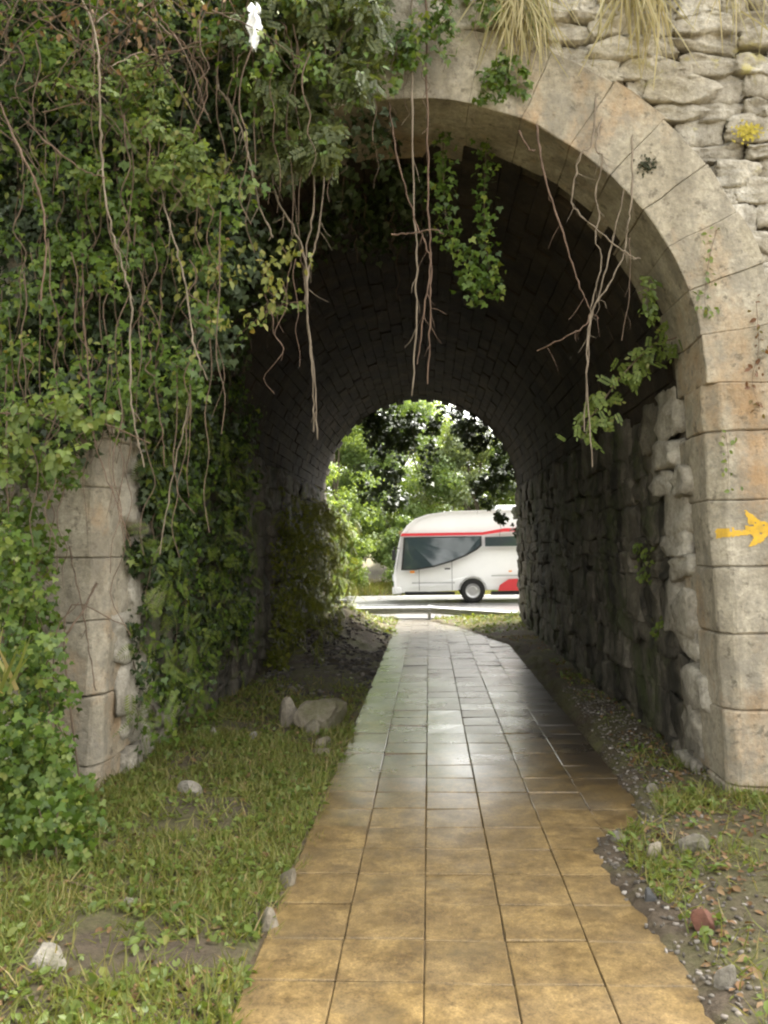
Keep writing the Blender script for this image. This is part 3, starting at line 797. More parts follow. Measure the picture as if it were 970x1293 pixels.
# bright bramble by the left pier
C = poly_points([(-50, 470), (60, 490), (150, 520), (110, 560), (60, 590), (-50, 600)], 15, 4.0, 4.3); P, D = clumps(C, .10, 10, (1.2, .7, .8))
plant('bramble', 'bright pale green bramble leaves beside the top of the left pier', 'bramble', (-2.3, 4.4, 2.0),
      [(smooth_path(at_y([-40, 60, 130, 190], [520, 525, 535, 560], 4.2)), (.005, .003))],
      [('leaves', leaf_mesh('leaves', P, D * .5 + FRONT, .085, 'tri'), BRAMBLE)], stem_mat=REDVINE)
# brambles at the foot of the left pier
C = np.vstack([poly_points([(-70, 600), (20, 610), (60, 700), (55, 800), (90, 900), (80, 960), (130, 1010), (120, 1060), (-70, 1090)], 90, 4.1, 4.85),
               poly_points([(-70, 880), (70, 930), (130, 1000), (90, 1080), (-70, 1110)], 60, 3.9, 4.6)])
C = np.vstack([C, poly_points([(-70, 560), (75, 560), (85, 640), (60, 720), (72, 800), (50, 860), (-70, 900)], 60, 4.6, 4.98)])
P, D = clumps(C, .14, 32)
ss = [(smooth_path(at_y([20 + 30 * i, 40 + 14 * i, -20 + 60 * i], [1060, 900 - 40 * i, 700 + 30 * i], 4.6), 5), (.006, .003)) for i in range(4)]
plant('bramble_thicket', 'leafy bramble thicket growing up the foot of the left pier', 'bramble', (-2.5, 4.6, 0.15), hang_stems(C, 40, (.3, .9), .004) + ss,
      [('leaves', leaf_mesh('leaves', P, D * .6 + FRONT, .05, 'ivy'), IVY), ('pale_leaves', leaf_mesh('pale_leaves', P[::5] + [0, -.05, 0], D[::5] * .6 + FRONT, .065, 'tri'), BRAMBLE)])
# reed-like grass at the left margin
P = np.repeat(at_y(np.array([-20, 5, 15]), np.array([850, 870, 860]), 3.9), 6, 0) + RNG.normal(0, .03, (18, 3))
plant('grass_tuft', 'tuft of long arching grass blades beside the bramble thicket', 'grass tuft', tuple(P.mean(0)), None,
      [('blades', leaf_mesh('blades', P, np.tile([.3, -1, .2], (18, 1)), .27, 'blade', .75, .35, (0.1, 0, 1)), GRASSM)])
# left tunnel wall: ivy and ferns
def wall_points(n, y0, y1, z0, z1, dep=(0.0, .22), side=-1, pw=1.0):
    y = y0 + (y1 - y0) * RNG.random(n) ** pw; z = RNG.uniform(z0, z1, n)
    x = wall_x(z, side) - side * RNG.uniform(*dep, n)
    return np.stack([x, y, z], -1)
INW = np.array([1.0, -.35, .3])
C = np.vstack([wall_points(150, 5.5, 8.6, .5, 3.2, (.02, .2)), wall_points(40, 5.4, 6.2, 1.5, 3.0, (.05, .25))]); P, D = clumps(C, .16, 34, (.6, 1, 1))
fr = wall_points(420, 5.25, 8.2, .4, 2.7, (.08, .36))
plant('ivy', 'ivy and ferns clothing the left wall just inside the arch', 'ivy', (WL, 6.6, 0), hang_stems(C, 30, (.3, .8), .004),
      [('shaded_leaves', leaf_mesh('shaded_leaves', P, D * .5 + INW, .062, 'ivy'), SHADEIVY), ('fresh_leaves', leaf_mesh('fresh_leaves', P[::4] + [.07, -.03, 0], D[::4] * .5 + INW, .055, 'ivy'), IVY), ('fronds', leaf_mesh('fronds', fr, np.tile(INW, (420, 1)), .15, 'frond', .6, .4, (.8, -.3, -.35)), FERN)])  # inner leaf layer coloured dark in place of shade
C = wall_points(120, 9.4, 16.2, .1, 2.3, (.0, .3)); P, D = clumps(C, .2, 36, (.7, 1, 1)); fr = wall_points(520, 10.0, 16.4, .05, 2.4, (.1, .7))
plant('fern_bank', 'bushy yellow-green ferns on the left wall towards the road end', 'fern', (WL, 12.8, 0), hang_stems(C, 24, (.3, .8), .004),
      [('leaves', leaf_mesh('leaves', P, D * .5 + INW, .065, 'ivy'), WALLFERN), ('fronds', leaf_mesh('fronds', fr, np.tile(INW, (520, 1)), .28, 'frond', .6, .45, (.8, -.3, -.4)), WALLFERN)])
P = wall_points(260, 5.5, 7.2, .05, .75, (.0, .25)); fr = wall_points(60, 5.5, 7.0, .1, .8, (.1, .3))
plant('fern_clump', 'ferns and small leaves at the foot of the left jamb', 'fern', (WL, 6.2, 0), None,
      [('leaves', leaf_mesh('leaves', P, np.tile(INW, (260, 1)), .06, 'ivy'), IVY), ('fronds', leaf_mesh('fronds', fr, np.tile(INW, (60, 1)), .13, 'frond', .6, .4, (.8, -.3, -.3)), FERN)])
# dark ivy on the left of the vault soffit
def soffit(n, a0, a1, y0, y1, dep=(.02, .18)):
    t = RNG.uniform(R_(a0), R_(a1), n); r = RI - RNG.uniform(*dep, n)
    return np.stack([CX + r * np.cos(t), RNG.uniform(y0, y1, n), CZ + r * np.sin(t)], -1), np.stack([-np.cos(t), 0 * t - .3, -np.sin(t)], -1)
C, _ = soffit(120, 84, 178, 5.2, 7.4); P, D = clumps(C, .17, 36)
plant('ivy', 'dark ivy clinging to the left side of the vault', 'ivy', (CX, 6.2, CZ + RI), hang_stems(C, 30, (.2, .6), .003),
      [('leaves', leaf_mesh('leaves', P, D * .6 + [.3, -.6, -.2], .06, 'ivy'), SHADEIVY)])
# ivy strands hanging in the arch
def strand(pxs, Y, name, label, cat, leafkind, leafsize, mat, per=10, spread=.05, stem_mat=TWIG, group=None, rad=.003):
    A_ = smooth_path(at_y([p[0] for p in pxs], [p[1] for p in pxs], Y), 8)
    P_ = np.repeat(A_, per, 0) + RNG.normal(0, spread, (len(A_) * per, 3))
    return plant(name, label, cat, tuple(A_[0]), [(A_, (rad, rad * .5))], [('leaves', leaf_mesh('leaves', P_, np.tile(FRONT, (len(P_), 1)), leafsize, leafkind), mat)], group, stem_mat)
strand([(560, 135), (560, 220), (566, 290), (592, 340), (604, 372)], 5.5, 'ivy_strand', 'dark ivy strand hanging inside the arch, forked to the left', 'ivy', 'ivy', .055, IVY, 9, .045)
strand([(615, 165), (612, 230), (612, 290), (618, 340), (624, 368)], 5.5, 'ivy_strand', 'dark ivy strand hanging inside the arch, ending beside its twin', 'ivy', 'ivy', .05, IVY, 7, .04)
strand([(385, 380), (360, 384), (335, 395), (300, 425)], 4.7, 'bramble_runner', 'thin runner with a few bright leaves reaching right from the ivy curtain', 'bramble', 'tri', .055, BRAMBLE, 1, .025, REDVINE)
# sprig on the right of the arch
o = strand([(856, 425), (820, 440), (785, 475), (755, 515), (728, 548)], 5.55, 'shrub_sprig', 'green sprig with feathery leaflets leaning out of the right jamb', 'shrub', 'pinnate', .12, BRAMBLE, 2, .05, rad=.006)
strand([(822, 405), (820, 380), (818, 350)], 5.35, 'wall_weed', 'small upright leafy weed rooted on the right haunch', 'weed', 'oval', .055, BRAMBLE, 4, .025)
P = wall_points(60, 6.4, 6.7, 1.3, 1.62, (.02, .1), 1)
plant('wall_weed', 'little green weed rooted in the dark right wall of the tunnel', 'weed', tuple(P.mean(0)), None, [('leaves', leaf_mesh('leaves', P, np.tile([-1, -.4, .3], (60, 1)), .045, 'round'), BRAMBLE)])
P = wall_points(30, 6.2, 6.5, .85, 1.05, (.02, .07), 1)
plant('wall_weed', 'tiny weed low in the joints of the right tunnel wall', 'weed', tuple(P.mean(0)), None, [('leaves', leaf_mesh('leaves', P, np.tile([-1, -.4, .3], (30, 1)), .04, 'round'), BRAMBLE)])
# thin climbers over the right of the ring
for (pts, lab, nm) in (([(905, 290), (895, 330), (890, 380), (900, 400)], 'wispy climber with green leaves on the right of the arch ring', 'climber'),
                       ([(955, 380), (958, 440), (950, 480), (960, 520)], 'wispy climber with reddish leaves on the right pier top', 'climber'),
                       ([(916, 545), (920, 580), (919, 620)], 'tiny seedling with two leaves on the right pier block', 'seedling')):
    strand(pts, YF - .02, nm, lab, 'climber' if nm == 'climber' else 'seedling', 'oval', .04, RUSTLEAF if 'reddish' in lab else BRAMBLE, 2 if nm == 'climber' else 0 or 1, .03, REDVINE, rad=.0018)
# dry grass hanging from the spandrel
for (px0, py0, n_, ln, lab) in ((655, -16, 170, .5, 'clump of dry straw-coloured grass hanging over the arch ring'),
                                (805, -40, 110, .62, 'thin dry grass trailing down the rubble wall above the ring'),
                                (925, -30, 36, .42, 'sparse dry grass stalks on the rubble wall at its top')):
    c = at_y(px0, py0, YF + .02); P = c + RNG.normal(0, 1, (n_, 3)) * [.10, .02, .09]
    fol = [('blades', leaf_mesh('blades', P, np.tile([0, -1, .2], (n_, 1)), ln, 'thin', .93, .3, (0, -.08, -1)), DRYGRASS)]
    if px0 < 700:
        fol.append(('green_blades', leaf_mesh('green_blades', P[:50], np.tile([0, -1, .2], (50, 1)), ln * .8, 'thin', .8, .3, (0, -.2, -1)), GRASSM))
    plant('grass_tuft', lab, 'grass tuft', tuple(c), None, fol)
# moss tuft, coloured dark in place of the shaded hole in the ring
c = at_y(817, 208, YF - .005); P = c + RNG.normal(0, 1, (160, 3)) * [.03, .008, .028]
plant('moss_tuft', 'round moss tuft coloured dark as the shaded hole of the arch ring', 'moss', tuple(c), None, [('leaves', leaf_mesh('leaves', P, np.tile(FRONT, (160, 1)), .02, 'round'), HOLE)])

LICHEN = flat('yellow_lichen', (0.40, 0.33, 0.06), .95, .1, var=.35, scale=40)
c = at_y(945, 166, YF + .0); P = c + RNG.normal(0, 1, (220, 3)) * [.04, .004, .026]
plant('lichen_patch', 'bright yellow lichen patch on the rubble wall beside the ring', 'lichen', tuple(c), None, [('flakes', leaf_mesh('flakes', P, np.tile([0, -1, 0], (220, 1)), .017, 'round', .2, .12), LICHEN)])
# --- bare hanging vines
VG = 'bare vines hanging in the arch'
def vine(pxs, Y, rad, label, mat=VINE, extra=()):
    ps = []
    for i, q_ in enumerate([pxs] + list(extra)):
        dy_ = RNG.uniform(-.03, .03, len(q_)); dy_[0] += (YF + .03 - Y if Y > 4.8 else .32) if i == 0 else 0
        A_ = at_y([p[0] for p in q_], [p[1] for p in q_], Y + dy_)
        ps.append((smooth_path(A_, 7, .0035), (rad * .78, rad * .5)))
    main = ps[0][0]
    for j_ in RNG.choice(np.arange(3, len(main) - 1), max(2, len(main) // 6), replace=True):      # rootlets
        d_ = np.array([RNG.normal(0, .05), RNG.normal(0, .03), -RNG.uniform(.04, .16)])
        ps.append((smooth_path(np.array([main[j_], main[j_] + d_ * .5 + RNG.normal(0, .008, 3), main[j_] + d_]), 4), (rad * .3, rad * .12)))
    Vt, Ft = tubes(ps, 6, True)
    c = ps[0][0][0]
    o = link('hanging_vine', mesh_np('hanging_vine', Vt - c, Ft, True), mat); o.location = c
    return tag(o, label, 'vine', VG)
vine([(521, -30), (521, 120), (523, 250), (526, 330), (526, 400), (520, 500)], 4.95, .0085, 'long straight pale vine hanging down the middle of the arch')
vine([(537, -30), (539, 120), (541, 250), (544, 330), (543, 400), (540, 485)], 4.97, .0085, 'long reddish vine hanging straight beside the pale one in mid arch', REDVINE)
vine([(490, 125), (500, 190), (520, 265), (536, 305), (543, 335), (535, 400), (527, 460)], 4.9, .007, 'slanting reddish vine crossing the two straight mid-arch vines', REDVINE, [[(494, 296), (526, 294), (548, 290), (560, 296)]])
vine([(412, 190), (403, 290), (390, 340), (389, 400), (397, 470), (401, 555)], 4.85, .008, 'pale vine bundle with a forked top left of mid arch', VINE,
     [[(396, 190), (396, 260), (386, 330), (388, 400), (395, 480), (396, 545)]])
vine([(340, 195), (350, 250), (372, 290), (386, 330), (388, 390), (394, 440)], 4.85, .009, 'curved pale vine joining the forked vine bundle', VINE)
vine([(368, 210), (376, 290), (384, 350), (386, 380)], 4.9, .005, 'short thin vine behind the forked vine bundle', TWIG)
vine([(677, 155), (686, 215), (708, 285), (728, 350), (745, 390)], 5.0, .0085, 'reddish vine slanting from the ring to the knotted vines', REDVINE, [[(655, 165), (668, 188), (676, 190)]])
vine([(752, 110), (748, 180), (733, 195), (722, 250), (730, 268), (760, 295), (795, 322), (808, 327)], 5.0, .007, 'pale vine bent in a wide elbow on the right of the arch')
vine([(765, 130), (752, 185), (762, 200), (752, 245), (757, 275), (752, 300), (760, 330), (748, 380), (742, 460), (738, 545)], 5.02, .007, 'wavy pale vine falling furthest on the right of the arch')
vine([(800, 130), (798, 235), (793, 280), (788, 320), (765, 365), (746, 400), (741, 470), (748, 590)], 5.0, .0075, 'pale vine swinging from the ring into the knotted bundle', VINE, [[(788, 240), (772, 310), (757, 370), (745, 402)]])
vine([(795, 300), (795, 370), (785, 430)], 5.1, .004, 'short thin vine behind the knotted bundle beside the right jamb', TWIG)
vine([(678, 443), (710, 428), (738, 412), (746, 395), (756, 402)], 5.0, .006, 'crooked reddish twig with a knot in the right-hand vine bundle', REDVINE)
LG = 'vines hanging over the ivy curtain'
for pts, Y, r_, lab, mt in (
    ([(95, -20), (120, 40), (126, 120), (128, 190), (136, 270), (150, 320), (165, 380), (164, 450), (168, 520), (182, 590)], 4.25, .009, 'long wavy vine down the ivy curtain above the left pier', VINE),
    ([(200, 230), (216, 290), (232, 350), (244, 430), (262, 480)], 4.3, .008, 'pale vine slanting down the ivy curtain to a free tip', VINE),
    ([(0, 130), (25, 190), (48, 240), (58, 300), (52, 380)], 4.1, .009, 'brown vine arching down at the outer side of the ivy curtain', REDVINE),
    ([(250, 395), (243, 460), (232, 540), (216, 610), (202, 700)], 4.7, .007, 'pale vine curving down to the ferns behind the left pier', VINE),
    ([(205, 300), (203, 400), (196, 470), (204, 540), (208, 590)], 4.6, .006, 'straight brown vine hanging behind the slanting pale vine', REDVINE),
    ([(105, 270), (104, 380), (112, 470), (120, 560), (150, 640), (165, 690)], 4.45, .006, 'thin brown vine ending beside the left pier face', REDVINE),
    ([(275, 75), (276, 110), (290, 130), (305, 165), (315, 200), (328, 260), (345, 300)], 4.6, .010, 'thick crooked vine looping in front of the drooping shrub', VINE),
    ([(232, 72), (262, 74), (276, 66), (298, 46)], 4.55, .007, 'short horizontal twig crossing the top of the ivy curtain', TWIG),
    ([(190, -20), (200, 20), (235, 60), (262, 110), (240, 180)], 4.5, .007, 'brown vine looping down from the top of the ivy curtain', REDVINE),
    ([(30, 150), (60, 180), (105, 215), (135, 225)], 4.15, .006, 'red-brown runner slanting across the pale bramble spray', REDVINE),
    ([(335, 22), (355, 28), (366, 50), (372, 85)], 4.6, .006, 'short hooked twig beside the white plastic scrap', REDVINE),
    ([(428, -30), (424, 80), (420, 130)], 4.75, .006, 'pale straight vine hanging behind the drooping shrub', VINE),
):
    o = vine(pts, Y, r_, lab, mt); o['group'] = LG
o = vine([(122, 737), (98, 780), (60, 830)], 4.7, .010, 'brown stick leaning against the left pier', TWIG); o.name = 'leaning_stick'; o['category'] = 'stick'; del o['group']
o = vine([(88, 690), (104, 770), (112, 820), (121, 872)], 4.75, .006, 'thin bent twig against the left pier face', TWIG); o.name = 'leaning_twig'; o['category'] = 'twig'; del o['group']

# white scrap of plastic caught in the shrub
Vw, Fw = [], []
nu, nw = 9, 22
for i in range(nw):
    t = i / (nw - 1); wv = .034 * (.35 + .75 * math.sin(math.pi * min(1, .12 + t * .9)) ** .8) * (1 + .25 * math.sin(t * 17)) * (.45 if .16 < t < .22 else 1)
    for k in range(nu):
        u = k / (nu - 1) * 2 - 1
        pz = np.array([u * 1.3, t * 6, 3.1])
        Vw.append((u * wv + .008 * float(vnoise(pz, 1.7)), .018 * math.cos(u * 4.2 + t * 5) + .012 * float(vnoise(pz, 2.3)), -t * .27 + .01 * float(vnoise(pz + 4, 1.5))))
for i in range(nw - 1):
    for k in range(nu - 1): Fw.append((i * nu + k, i * nu + k + 1, (i + 1) * nu + k + 1, (i + 1) * nu + k))
c = at_y(321, 6, 4.4)
o = tag(link('plastic_scrap', mesh_np('plastic_scrap', np.array(Vw), np.array(Fw), True), PLASTIC), 'crumpled white plastic scrap hanging in the shrub over the arch', 'litter'); o.location = c
sm_ = o.modifiers.new('thickness', 'SOLIDIFY'); sm_.thickness = .002

# ------------------------------------------------------------------ far end: ivy fringe, mound, guard rail
C = np.vstack([poly_points([(455, 522), (530, 520), (522, 560), (516, 600), (508, 645), (490, 640), (484, 580), (465, 560)], 60, 15.9, 16.5),
               poly_points([(452, 590), (480, 590), (485, 625), (470, 640), (455, 625)], 8, 16.1, 16.5),
               poly_points([(440, 525), (600, 515), (620, 545), (600, 560), (540, 545), (470, 560)], 34, 15.9, 16.4)])
P, D = clumps(C, .16, 24)
plant('ivy', 'dark ivy tassel hanging from the crown of the road-side arch', 'ivy', (CX - .6, 16.2, CZ + RI), hang_stems(C, 14, (.2, .6), .006),
      [('leaves', leaf_mesh('leaves', P, D * .6 + [0, -1, .2], .10, 'ivy'), SHADEIVY)])  # leaf colour darkened so the tassel stands as a silhouette
C = np.vstack([poly_points([(570, 530), (600, 525), (640, 570), (662, 640), (662, 680), (640, 660), (600, 630), (598, 610), (620, 600), (585, 560)], 44, 15.9, 16.5),
               poly_points([(520, 560), (550, 560), (560, 600), (545, 625), (535, 600)], 7, 16.1, 16.4)])
P, D = clumps(C, .15, 24)
plant('ivy', 'dark ivy drape on the right haunch of the road-side arch', 'ivy', (WR - .3, 16.2, 3.6), hang_stems(C, 12, (.2, .6), .006),
      [('leaves', leaf_mesh('leaves', P, D * .6 + [0, -1, .2], .10, 'ivy'), SHADEIVY)])  # silhouette against the bright road put into the leaf colour
# guard rail with a turned-down end
rail = tag(empty('guard_rail', (0, 17.95, 0)), 'low galvanised steel guard rail with a bent-down end beside the road', 'guard rail')
prf = [(-.02, .155), (.02, .135), (.055, .11), (.02, .085), (.0, .07), (.02, .05), (.055, .03), (.02, .005), (-.02, -.01)]
def beam(name, p0, p1):
    Vb, Fb = [], []
    for (x, y, z) in (p0, p1):
        Vb += [(x, y - d_, z + h_) for d_, h_ in prf] + [(x, y - d_ + .006, z + h_) for d_, h_ in prf]
    n_ = len(prf)
    for i in range(n_ - 1):
        Fb += [(i, i + 1, 2 * n_ + i + 1, 2 * n_ + i), (n_ + i, 3 * n_ + i, 3 * n_ + i + 1, n_ + i + 1)]
    return part(name, mesh_np(name, np.array(Vb), np.array(Fb), False), STEEL, rail)
beam('beam', (-3.9, 17.7, .13), (0.0, 17.7, .14)); beam('beam', (-8.0, 17.7, .12), (-3.91, 17.7, .13))
beam('end_beam', (0.005, 17.7, .14), (2.9, 17.8, -.08))
for px_ in (-6.0, -3.0, -0.02):
    part('post', box_mesh('post', px_ - .035, px_ + .035, 17.72, 17.78, -.4, .315, .006), STEEL, rail)
for px_ in (-3.0, -0.02):
    part('bolt', box_mesh('bolt', px_ - .018, px_ + .018, 17.63, 17.70, .195, .225, .006), STEEL, rail)

# ------------------------------------------------------------------ rocks and small things on the ground
def rock_mesh(seed):
    rg = np.random.default_rng(seed); bm = bmesh.new(); bmesh.ops.create_icosphere(bm, subdivisions=3, radius=.6)
    cuts = []
    for _ in range(13):
        d_ = rg.normal(0, 1, 3); d_ /= np.linalg.norm(d_); cuts.append((d_, rg.uniform(.30, .5)))
    for vv in bm.verts:
        c = np.array(vv.co)
        for d_, k_ in cuts:
            e_ = c @ d_ - k_
            if e_ > 0: c = c - d_ * e_
        vv.co = c * (1 + .05 * float(vnoise(c + seed, 7.0)))
    return bm_mesh('rock', bm)
rock_me = [rock_mesh(300 + k) for k in range(6)]
def rock(px_, py_, wpx, hpx, label, mat=ROCKM, k=0, depth=.8, cat='rock', name='rock', sink=.36, rz=0.0):
    g = at_z(px_, py_, 0.03); s = g[1] / F0
    me = rock_me[k % 6].copy(); me.materials.append(mat)
    o = link(name, me); w, h = wpx * s * 1.1, hpx * s * 1.1
    o.scale = (w, w * depth, h / (1 - sink)); z = float(ground_h(g[0], g[1]))
    o.location = (g[0], g[1] + w * depth * .35, z + h / (1 - sink) * (.5 - sink)); o.rotation_euler = (random.uniform(-.2, .2), random.uniform(-.2, .2), rz)
    return tag(o, label, cat)
rock(400, 925, 74, 36, 'big pale boulder lying on the left of the path', ROCKM, 3, .7)
rock(364, 922, 34, 30, 'wedge-shaped rock leaning against the big boulder', ROCKM, 1, .8, rz=.6)
rock(391, 930, 20, 17, 'small angular rock in front of the big boulder', ROCKM, 2, .9)
rock(407, 944, 22, 11, 'flat stone lying next to the edge of the paving', ROCKM, 3)
rock(404, 958, 26, 9, 'flat stone half sunk in weeds below the big boulder', ROCKM, 4)
rock(240, 1010, 32, 15, 'pale flat stone in the grass before the left pier', PALEROCK, 5)
rock(320, 940, 11, 10, 'small white pebble in the weeds left of the boulder', PALEROCK, 3, cat='pebble', name='pebble')
rock(268, 938, 9, 13, 'small upright white stone below the ferns', PALEROCK, 2, cat='pebble', name='pebble')
rock(52, 1240, 52, 18, 'broad pale stone lying in the grass on the left', PALEROCK, 1)
rock(338, 1165, 20, 26, 'grey concrete lump along the left edge of the paving', ROCKM, 0, 1.6, rz=.3)
rock(360, 1112, 20, 22, 'long grey edging stone sunk beside the left paving edge', ROCKM, 4, 1.9, rz=.3)
rock(162, 1145, 18, 8, 'small pale stone in the left grass', PALEROCK, 0)
rock(873, 1078, 40, 17, 'pale flat stone in the grass before the right pier', PALEROCK, 2)
rock(828, 1085, 24, 16, 'small cream stone beside the pale flat stone', ROCKM, 3)
rock(893, 1178, 28, 20, 'reddish brown stone on the gravel verge', flat('red_brown_stone', (.13, .055, .035), .85, var=.3, scale=25, bump=.5), 5)
rock(920, 1250, 24, 22, 'pale yellowish stone on the gravel verge', PALEROCK, 4, cat='rock')
rock(822, 1140, 16, 12, 'dark grey stone along the ragged paving edge', flat('dark_grey_stone', (.05, .05, .05), .8, var=.3, scale=25, bump=.5), 1)
rock(782, 1062, 16, 10, 'small whitish stone in the notch of the paving edge', PALEROCK, 0)
rock(826, 1002, 14, 12, 'small pale stone on the dirt below the right jamb', PALEROCK, 5)
o = vine([(5, 1105), (60, 1108), (110, 1120), (135, 1128)], 3.9, .006, 'dead brown stick lying in the left grass', TWIG); o.name = 'fallen_stick'; o['category'] = 'stick'; del o['group']
A_ = at_z([5, 60, 110, 135], [1105, 1108, 1120, 1128], .06); Vt, Ft = tubes([(smooth_path(A_), (.008, .005))], 6)
o.data = mesh_np('fallen_stick', Vt - A_[0], Ft, True); o.data.materials.append(TWIG); o.location = A_[0]

def ground_pts(n, x0, x1, y0, y1, keep):
    x = RNG.uniform(x0, x1, n); y = RNG.uniform(y0, y1, n); k = keep(x, y); x, y = x[k], y[k]
    return np.stack([x, y, ground_h(x, y)], -1)
def pn(x, y, s, o_=0.0): return vnoise(np.stack([x + o_, y, 0 * x], -1), s)
UP = np.array([0, -.1, 1.0])
def cover(name, label, pts_grass, pts_weed, pts_litter, hg=.085, hw=.04):
    o = tag(empty(name, (float(pts_grass[:, 0].mean()), float(pts_grass[:, 1].mean()), 0)), label, 'grass', kind='stuff')
    n_ = len(pts_grass); part('blades', leaf_mesh('blades', pts_grass, np.tile([0, -1, .6], (n_, 1)) + RNG.normal(0, .8, (n_, 3)), hg, 'blade', .62, .5, (0, 0, 1)), GRASSM, o)
    if len(pts_weed): part('weed_leaves', leaf_mesh('weed_leaves', pts_weed + [0, 0, .015], np.tile(UP, (len(pts_weed), 1)), hw, 'round', .2, .45, (0, -1, .2)), BRAMBLE, o)
    if len(pts_weed):
        pw_ = pts_weed[::12]; pw_ = np.repeat(pw_, 4, 0) + RNG.normal(0, .018, (len(pw_) * 4, 3)) * [1, 1, .4]
        part('broad_leaves', leaf_mesh('broad_leaves', pw_ + [0, 0, .03], np.tile(UP, (len(pw_), 1)), hw * 1.6, 'oval', .2, .5, (0, -1, .5)), BRAMBLE, o)
    if len(pts_litter): part('fallen_leaves', leaf_mesh('fallen_leaves', pts_litter + [0, 0, .008], np.tile(UP, (len(pts_litter), 1)), .045, 'oval', .1, .3, (0, -1, 0)), LITTER, o)
    for ch in o.children: ch['kind'] = 'stuff'
    return o
le = -2 * S + .045 + PX
kl = lambda dens: (lambda x, y: (x < le + .03 * pn(x, y, 6.0)) & (RNG.random(len(x)) < dens * sstep(10, 6, y) * np.clip(.85 + 1.0 * pn(x, y, 2.2) + .5 * pn(x, y, 7.0), .06, 1)))
cover('grass', 'short grass and weeds on the left verge of the path', ground_pts(95000, -3.4, le + .05, 1.6, 9.5, kl(.95)), ground_pts(40000, -3.4, le + .05, 1.6, 10, kl(.8)), ground_pts(8000, -3.4, le, 1.6, 9, kl(.9)), .085, .030)
kr = lambda dens: (lambda x, y: (x > right_edge(y) + .12) & (RNG.random(len(x)) < dens * sstep(6.6, 5.4, y) * (.25 + .75 * sstep(3.0, 4.2, y)) * np.clip(.6 + 1.2 * pn(x, y, 2.2), .05, 1)))
cover('grass', 'grass tufts and weeds on the right verge before the pier', ground_pts(34000, .9, 2.9, 1.8, 6.6, kr(.9)), ground_pts(13000, .9, 2.9, 1.8, 6.8, kr(.8)), ground_pts(2200, .9, 2.9, 1.8, 6.8, lambda x, y: (x > right_edge(y) + .1)), .09, .032)
ki = lambda d0: (lambda x, y: (x > right_edge(y) + .1) & (RNG.random(len(x)) < d0 * np.clip(.4 + 1.1 * pn(x, y, 2.5), 0.02, 1)))
cover('grass', 'thin weeds and dead leaves along the right tunnel wall', ground_pts(5000, .5, 1.8, 5.6, 14, ki(.7)), ground_pts(3000, .5, 1.8, 5.6, 12, ki(.7)), ground_pts(2400, .5, 1.8, 5.6, 14, ki(.9)), .06, .03)
kf = lambda x, y: ((x > right_edge(y) + .05) | (x < le - .02)) & (RNG.random(len(x)) < np.clip(.7 + .9 * pn(x, y, 2.0), .1, 1))
cover('grass', 'yellowish grass verge between tunnel end and guard rail', ground_pts(16000, -3.5, 3.5, 14.6, 18.5, kf), ground_pts(5000, -3.5, 3.5, 14.4, 18.3, kf), ground_pts(500, -3, 3, 13, 18, kf), .09, .05)
kb = lambda x, y: RNG.random(len(x)) < np.clip(.8 + .6 * pn(x, y, .8), .2, 1)
cover('grass', 'tall grass verge on the far side of the road', ground_pts(26000, -9, 9, 26.7, 31, kb), ground_pts(3000, -9, 9, 26.7, 30, kb), np.zeros((0, 3)), .34, .12)
# gravel on the right verge
gp = ground_pts(9000, .6, 2.6, 1.8, 9.0, lambda x, y: (x > right_edge(y) - .01) & (RNG.random(len(x)) < .9 * np.exp(-((x - right_edge(y) - .15) / .3) ** 2)))
Vj, Fj = joined([((p[0], p[1], p[2] + .004), tuple(RNG.uniform(.004, .018, 3) * [1.4, 1.2, .8]), random.random() * 6) for p in gp], [stone_mesh('g', 400 + k, .4, .15, 2) for k in range(4)])
m = Mat('gravel', .8, .3); m.color(m.ramp(m.geo.outputs['Random Per Island'], [(0, (.07, .06, .05)), (.5, (.14, .125, .105)), (.85, (.22, .19, .16)), (1, (.36, .33, .3))])); 
tag(link('gravel', mesh_np('gravel', Vj, Fj), m.m), 'loose grey gravel along the ragged right edge of the paving', 'gravel', kind='stuff')
# rubble and loose soil on the mound at the far left
gp = ground_pts(2200, -2.0, le, 8.5, 17, lambda x, y: RNG.random(len(x)) < np.clip(.5 + pn(x, y, 2.0), 0, 1))
Vj, Fj = joined([((p[0], p[1], p[2] + .004), tuple(RNG.uniform(.012, .06, 3) * [1.3, 1.2, .8]), random.random() * 6) for p in gp], [stone_mesh('g', 420 + k, .3, .2, 2) for k in range(4)])
m2 = Mat('dark_rubble', .85, .3); m2.color(m2.ramp(m2.geo.outputs['Random Per Island'], [(0, (.05, .045, .04)), (.6, (.11, .10, .085)), (1, (.24, .21, .18))]))
tag(link('gravel', mesh_np('gravel', Vj, Fj), m2.m), 'dark loose rubble on the earth mound at the left of the road end', 'gravel', kind='stuff')
# dark half-buried pipe on the mound
Vt, Ft = tubes([(np.array([(-2.0, 16.9, .42), (-1.75, 16.9, .44), (-1.62, 16.9, .42)]), .07)], 10)
o = tag(link('drain_pipe', mesh_np('drain_pipe', Vt, Ft, True), BLACK), 'black pipe end half buried in the earth mound', 'pipe')

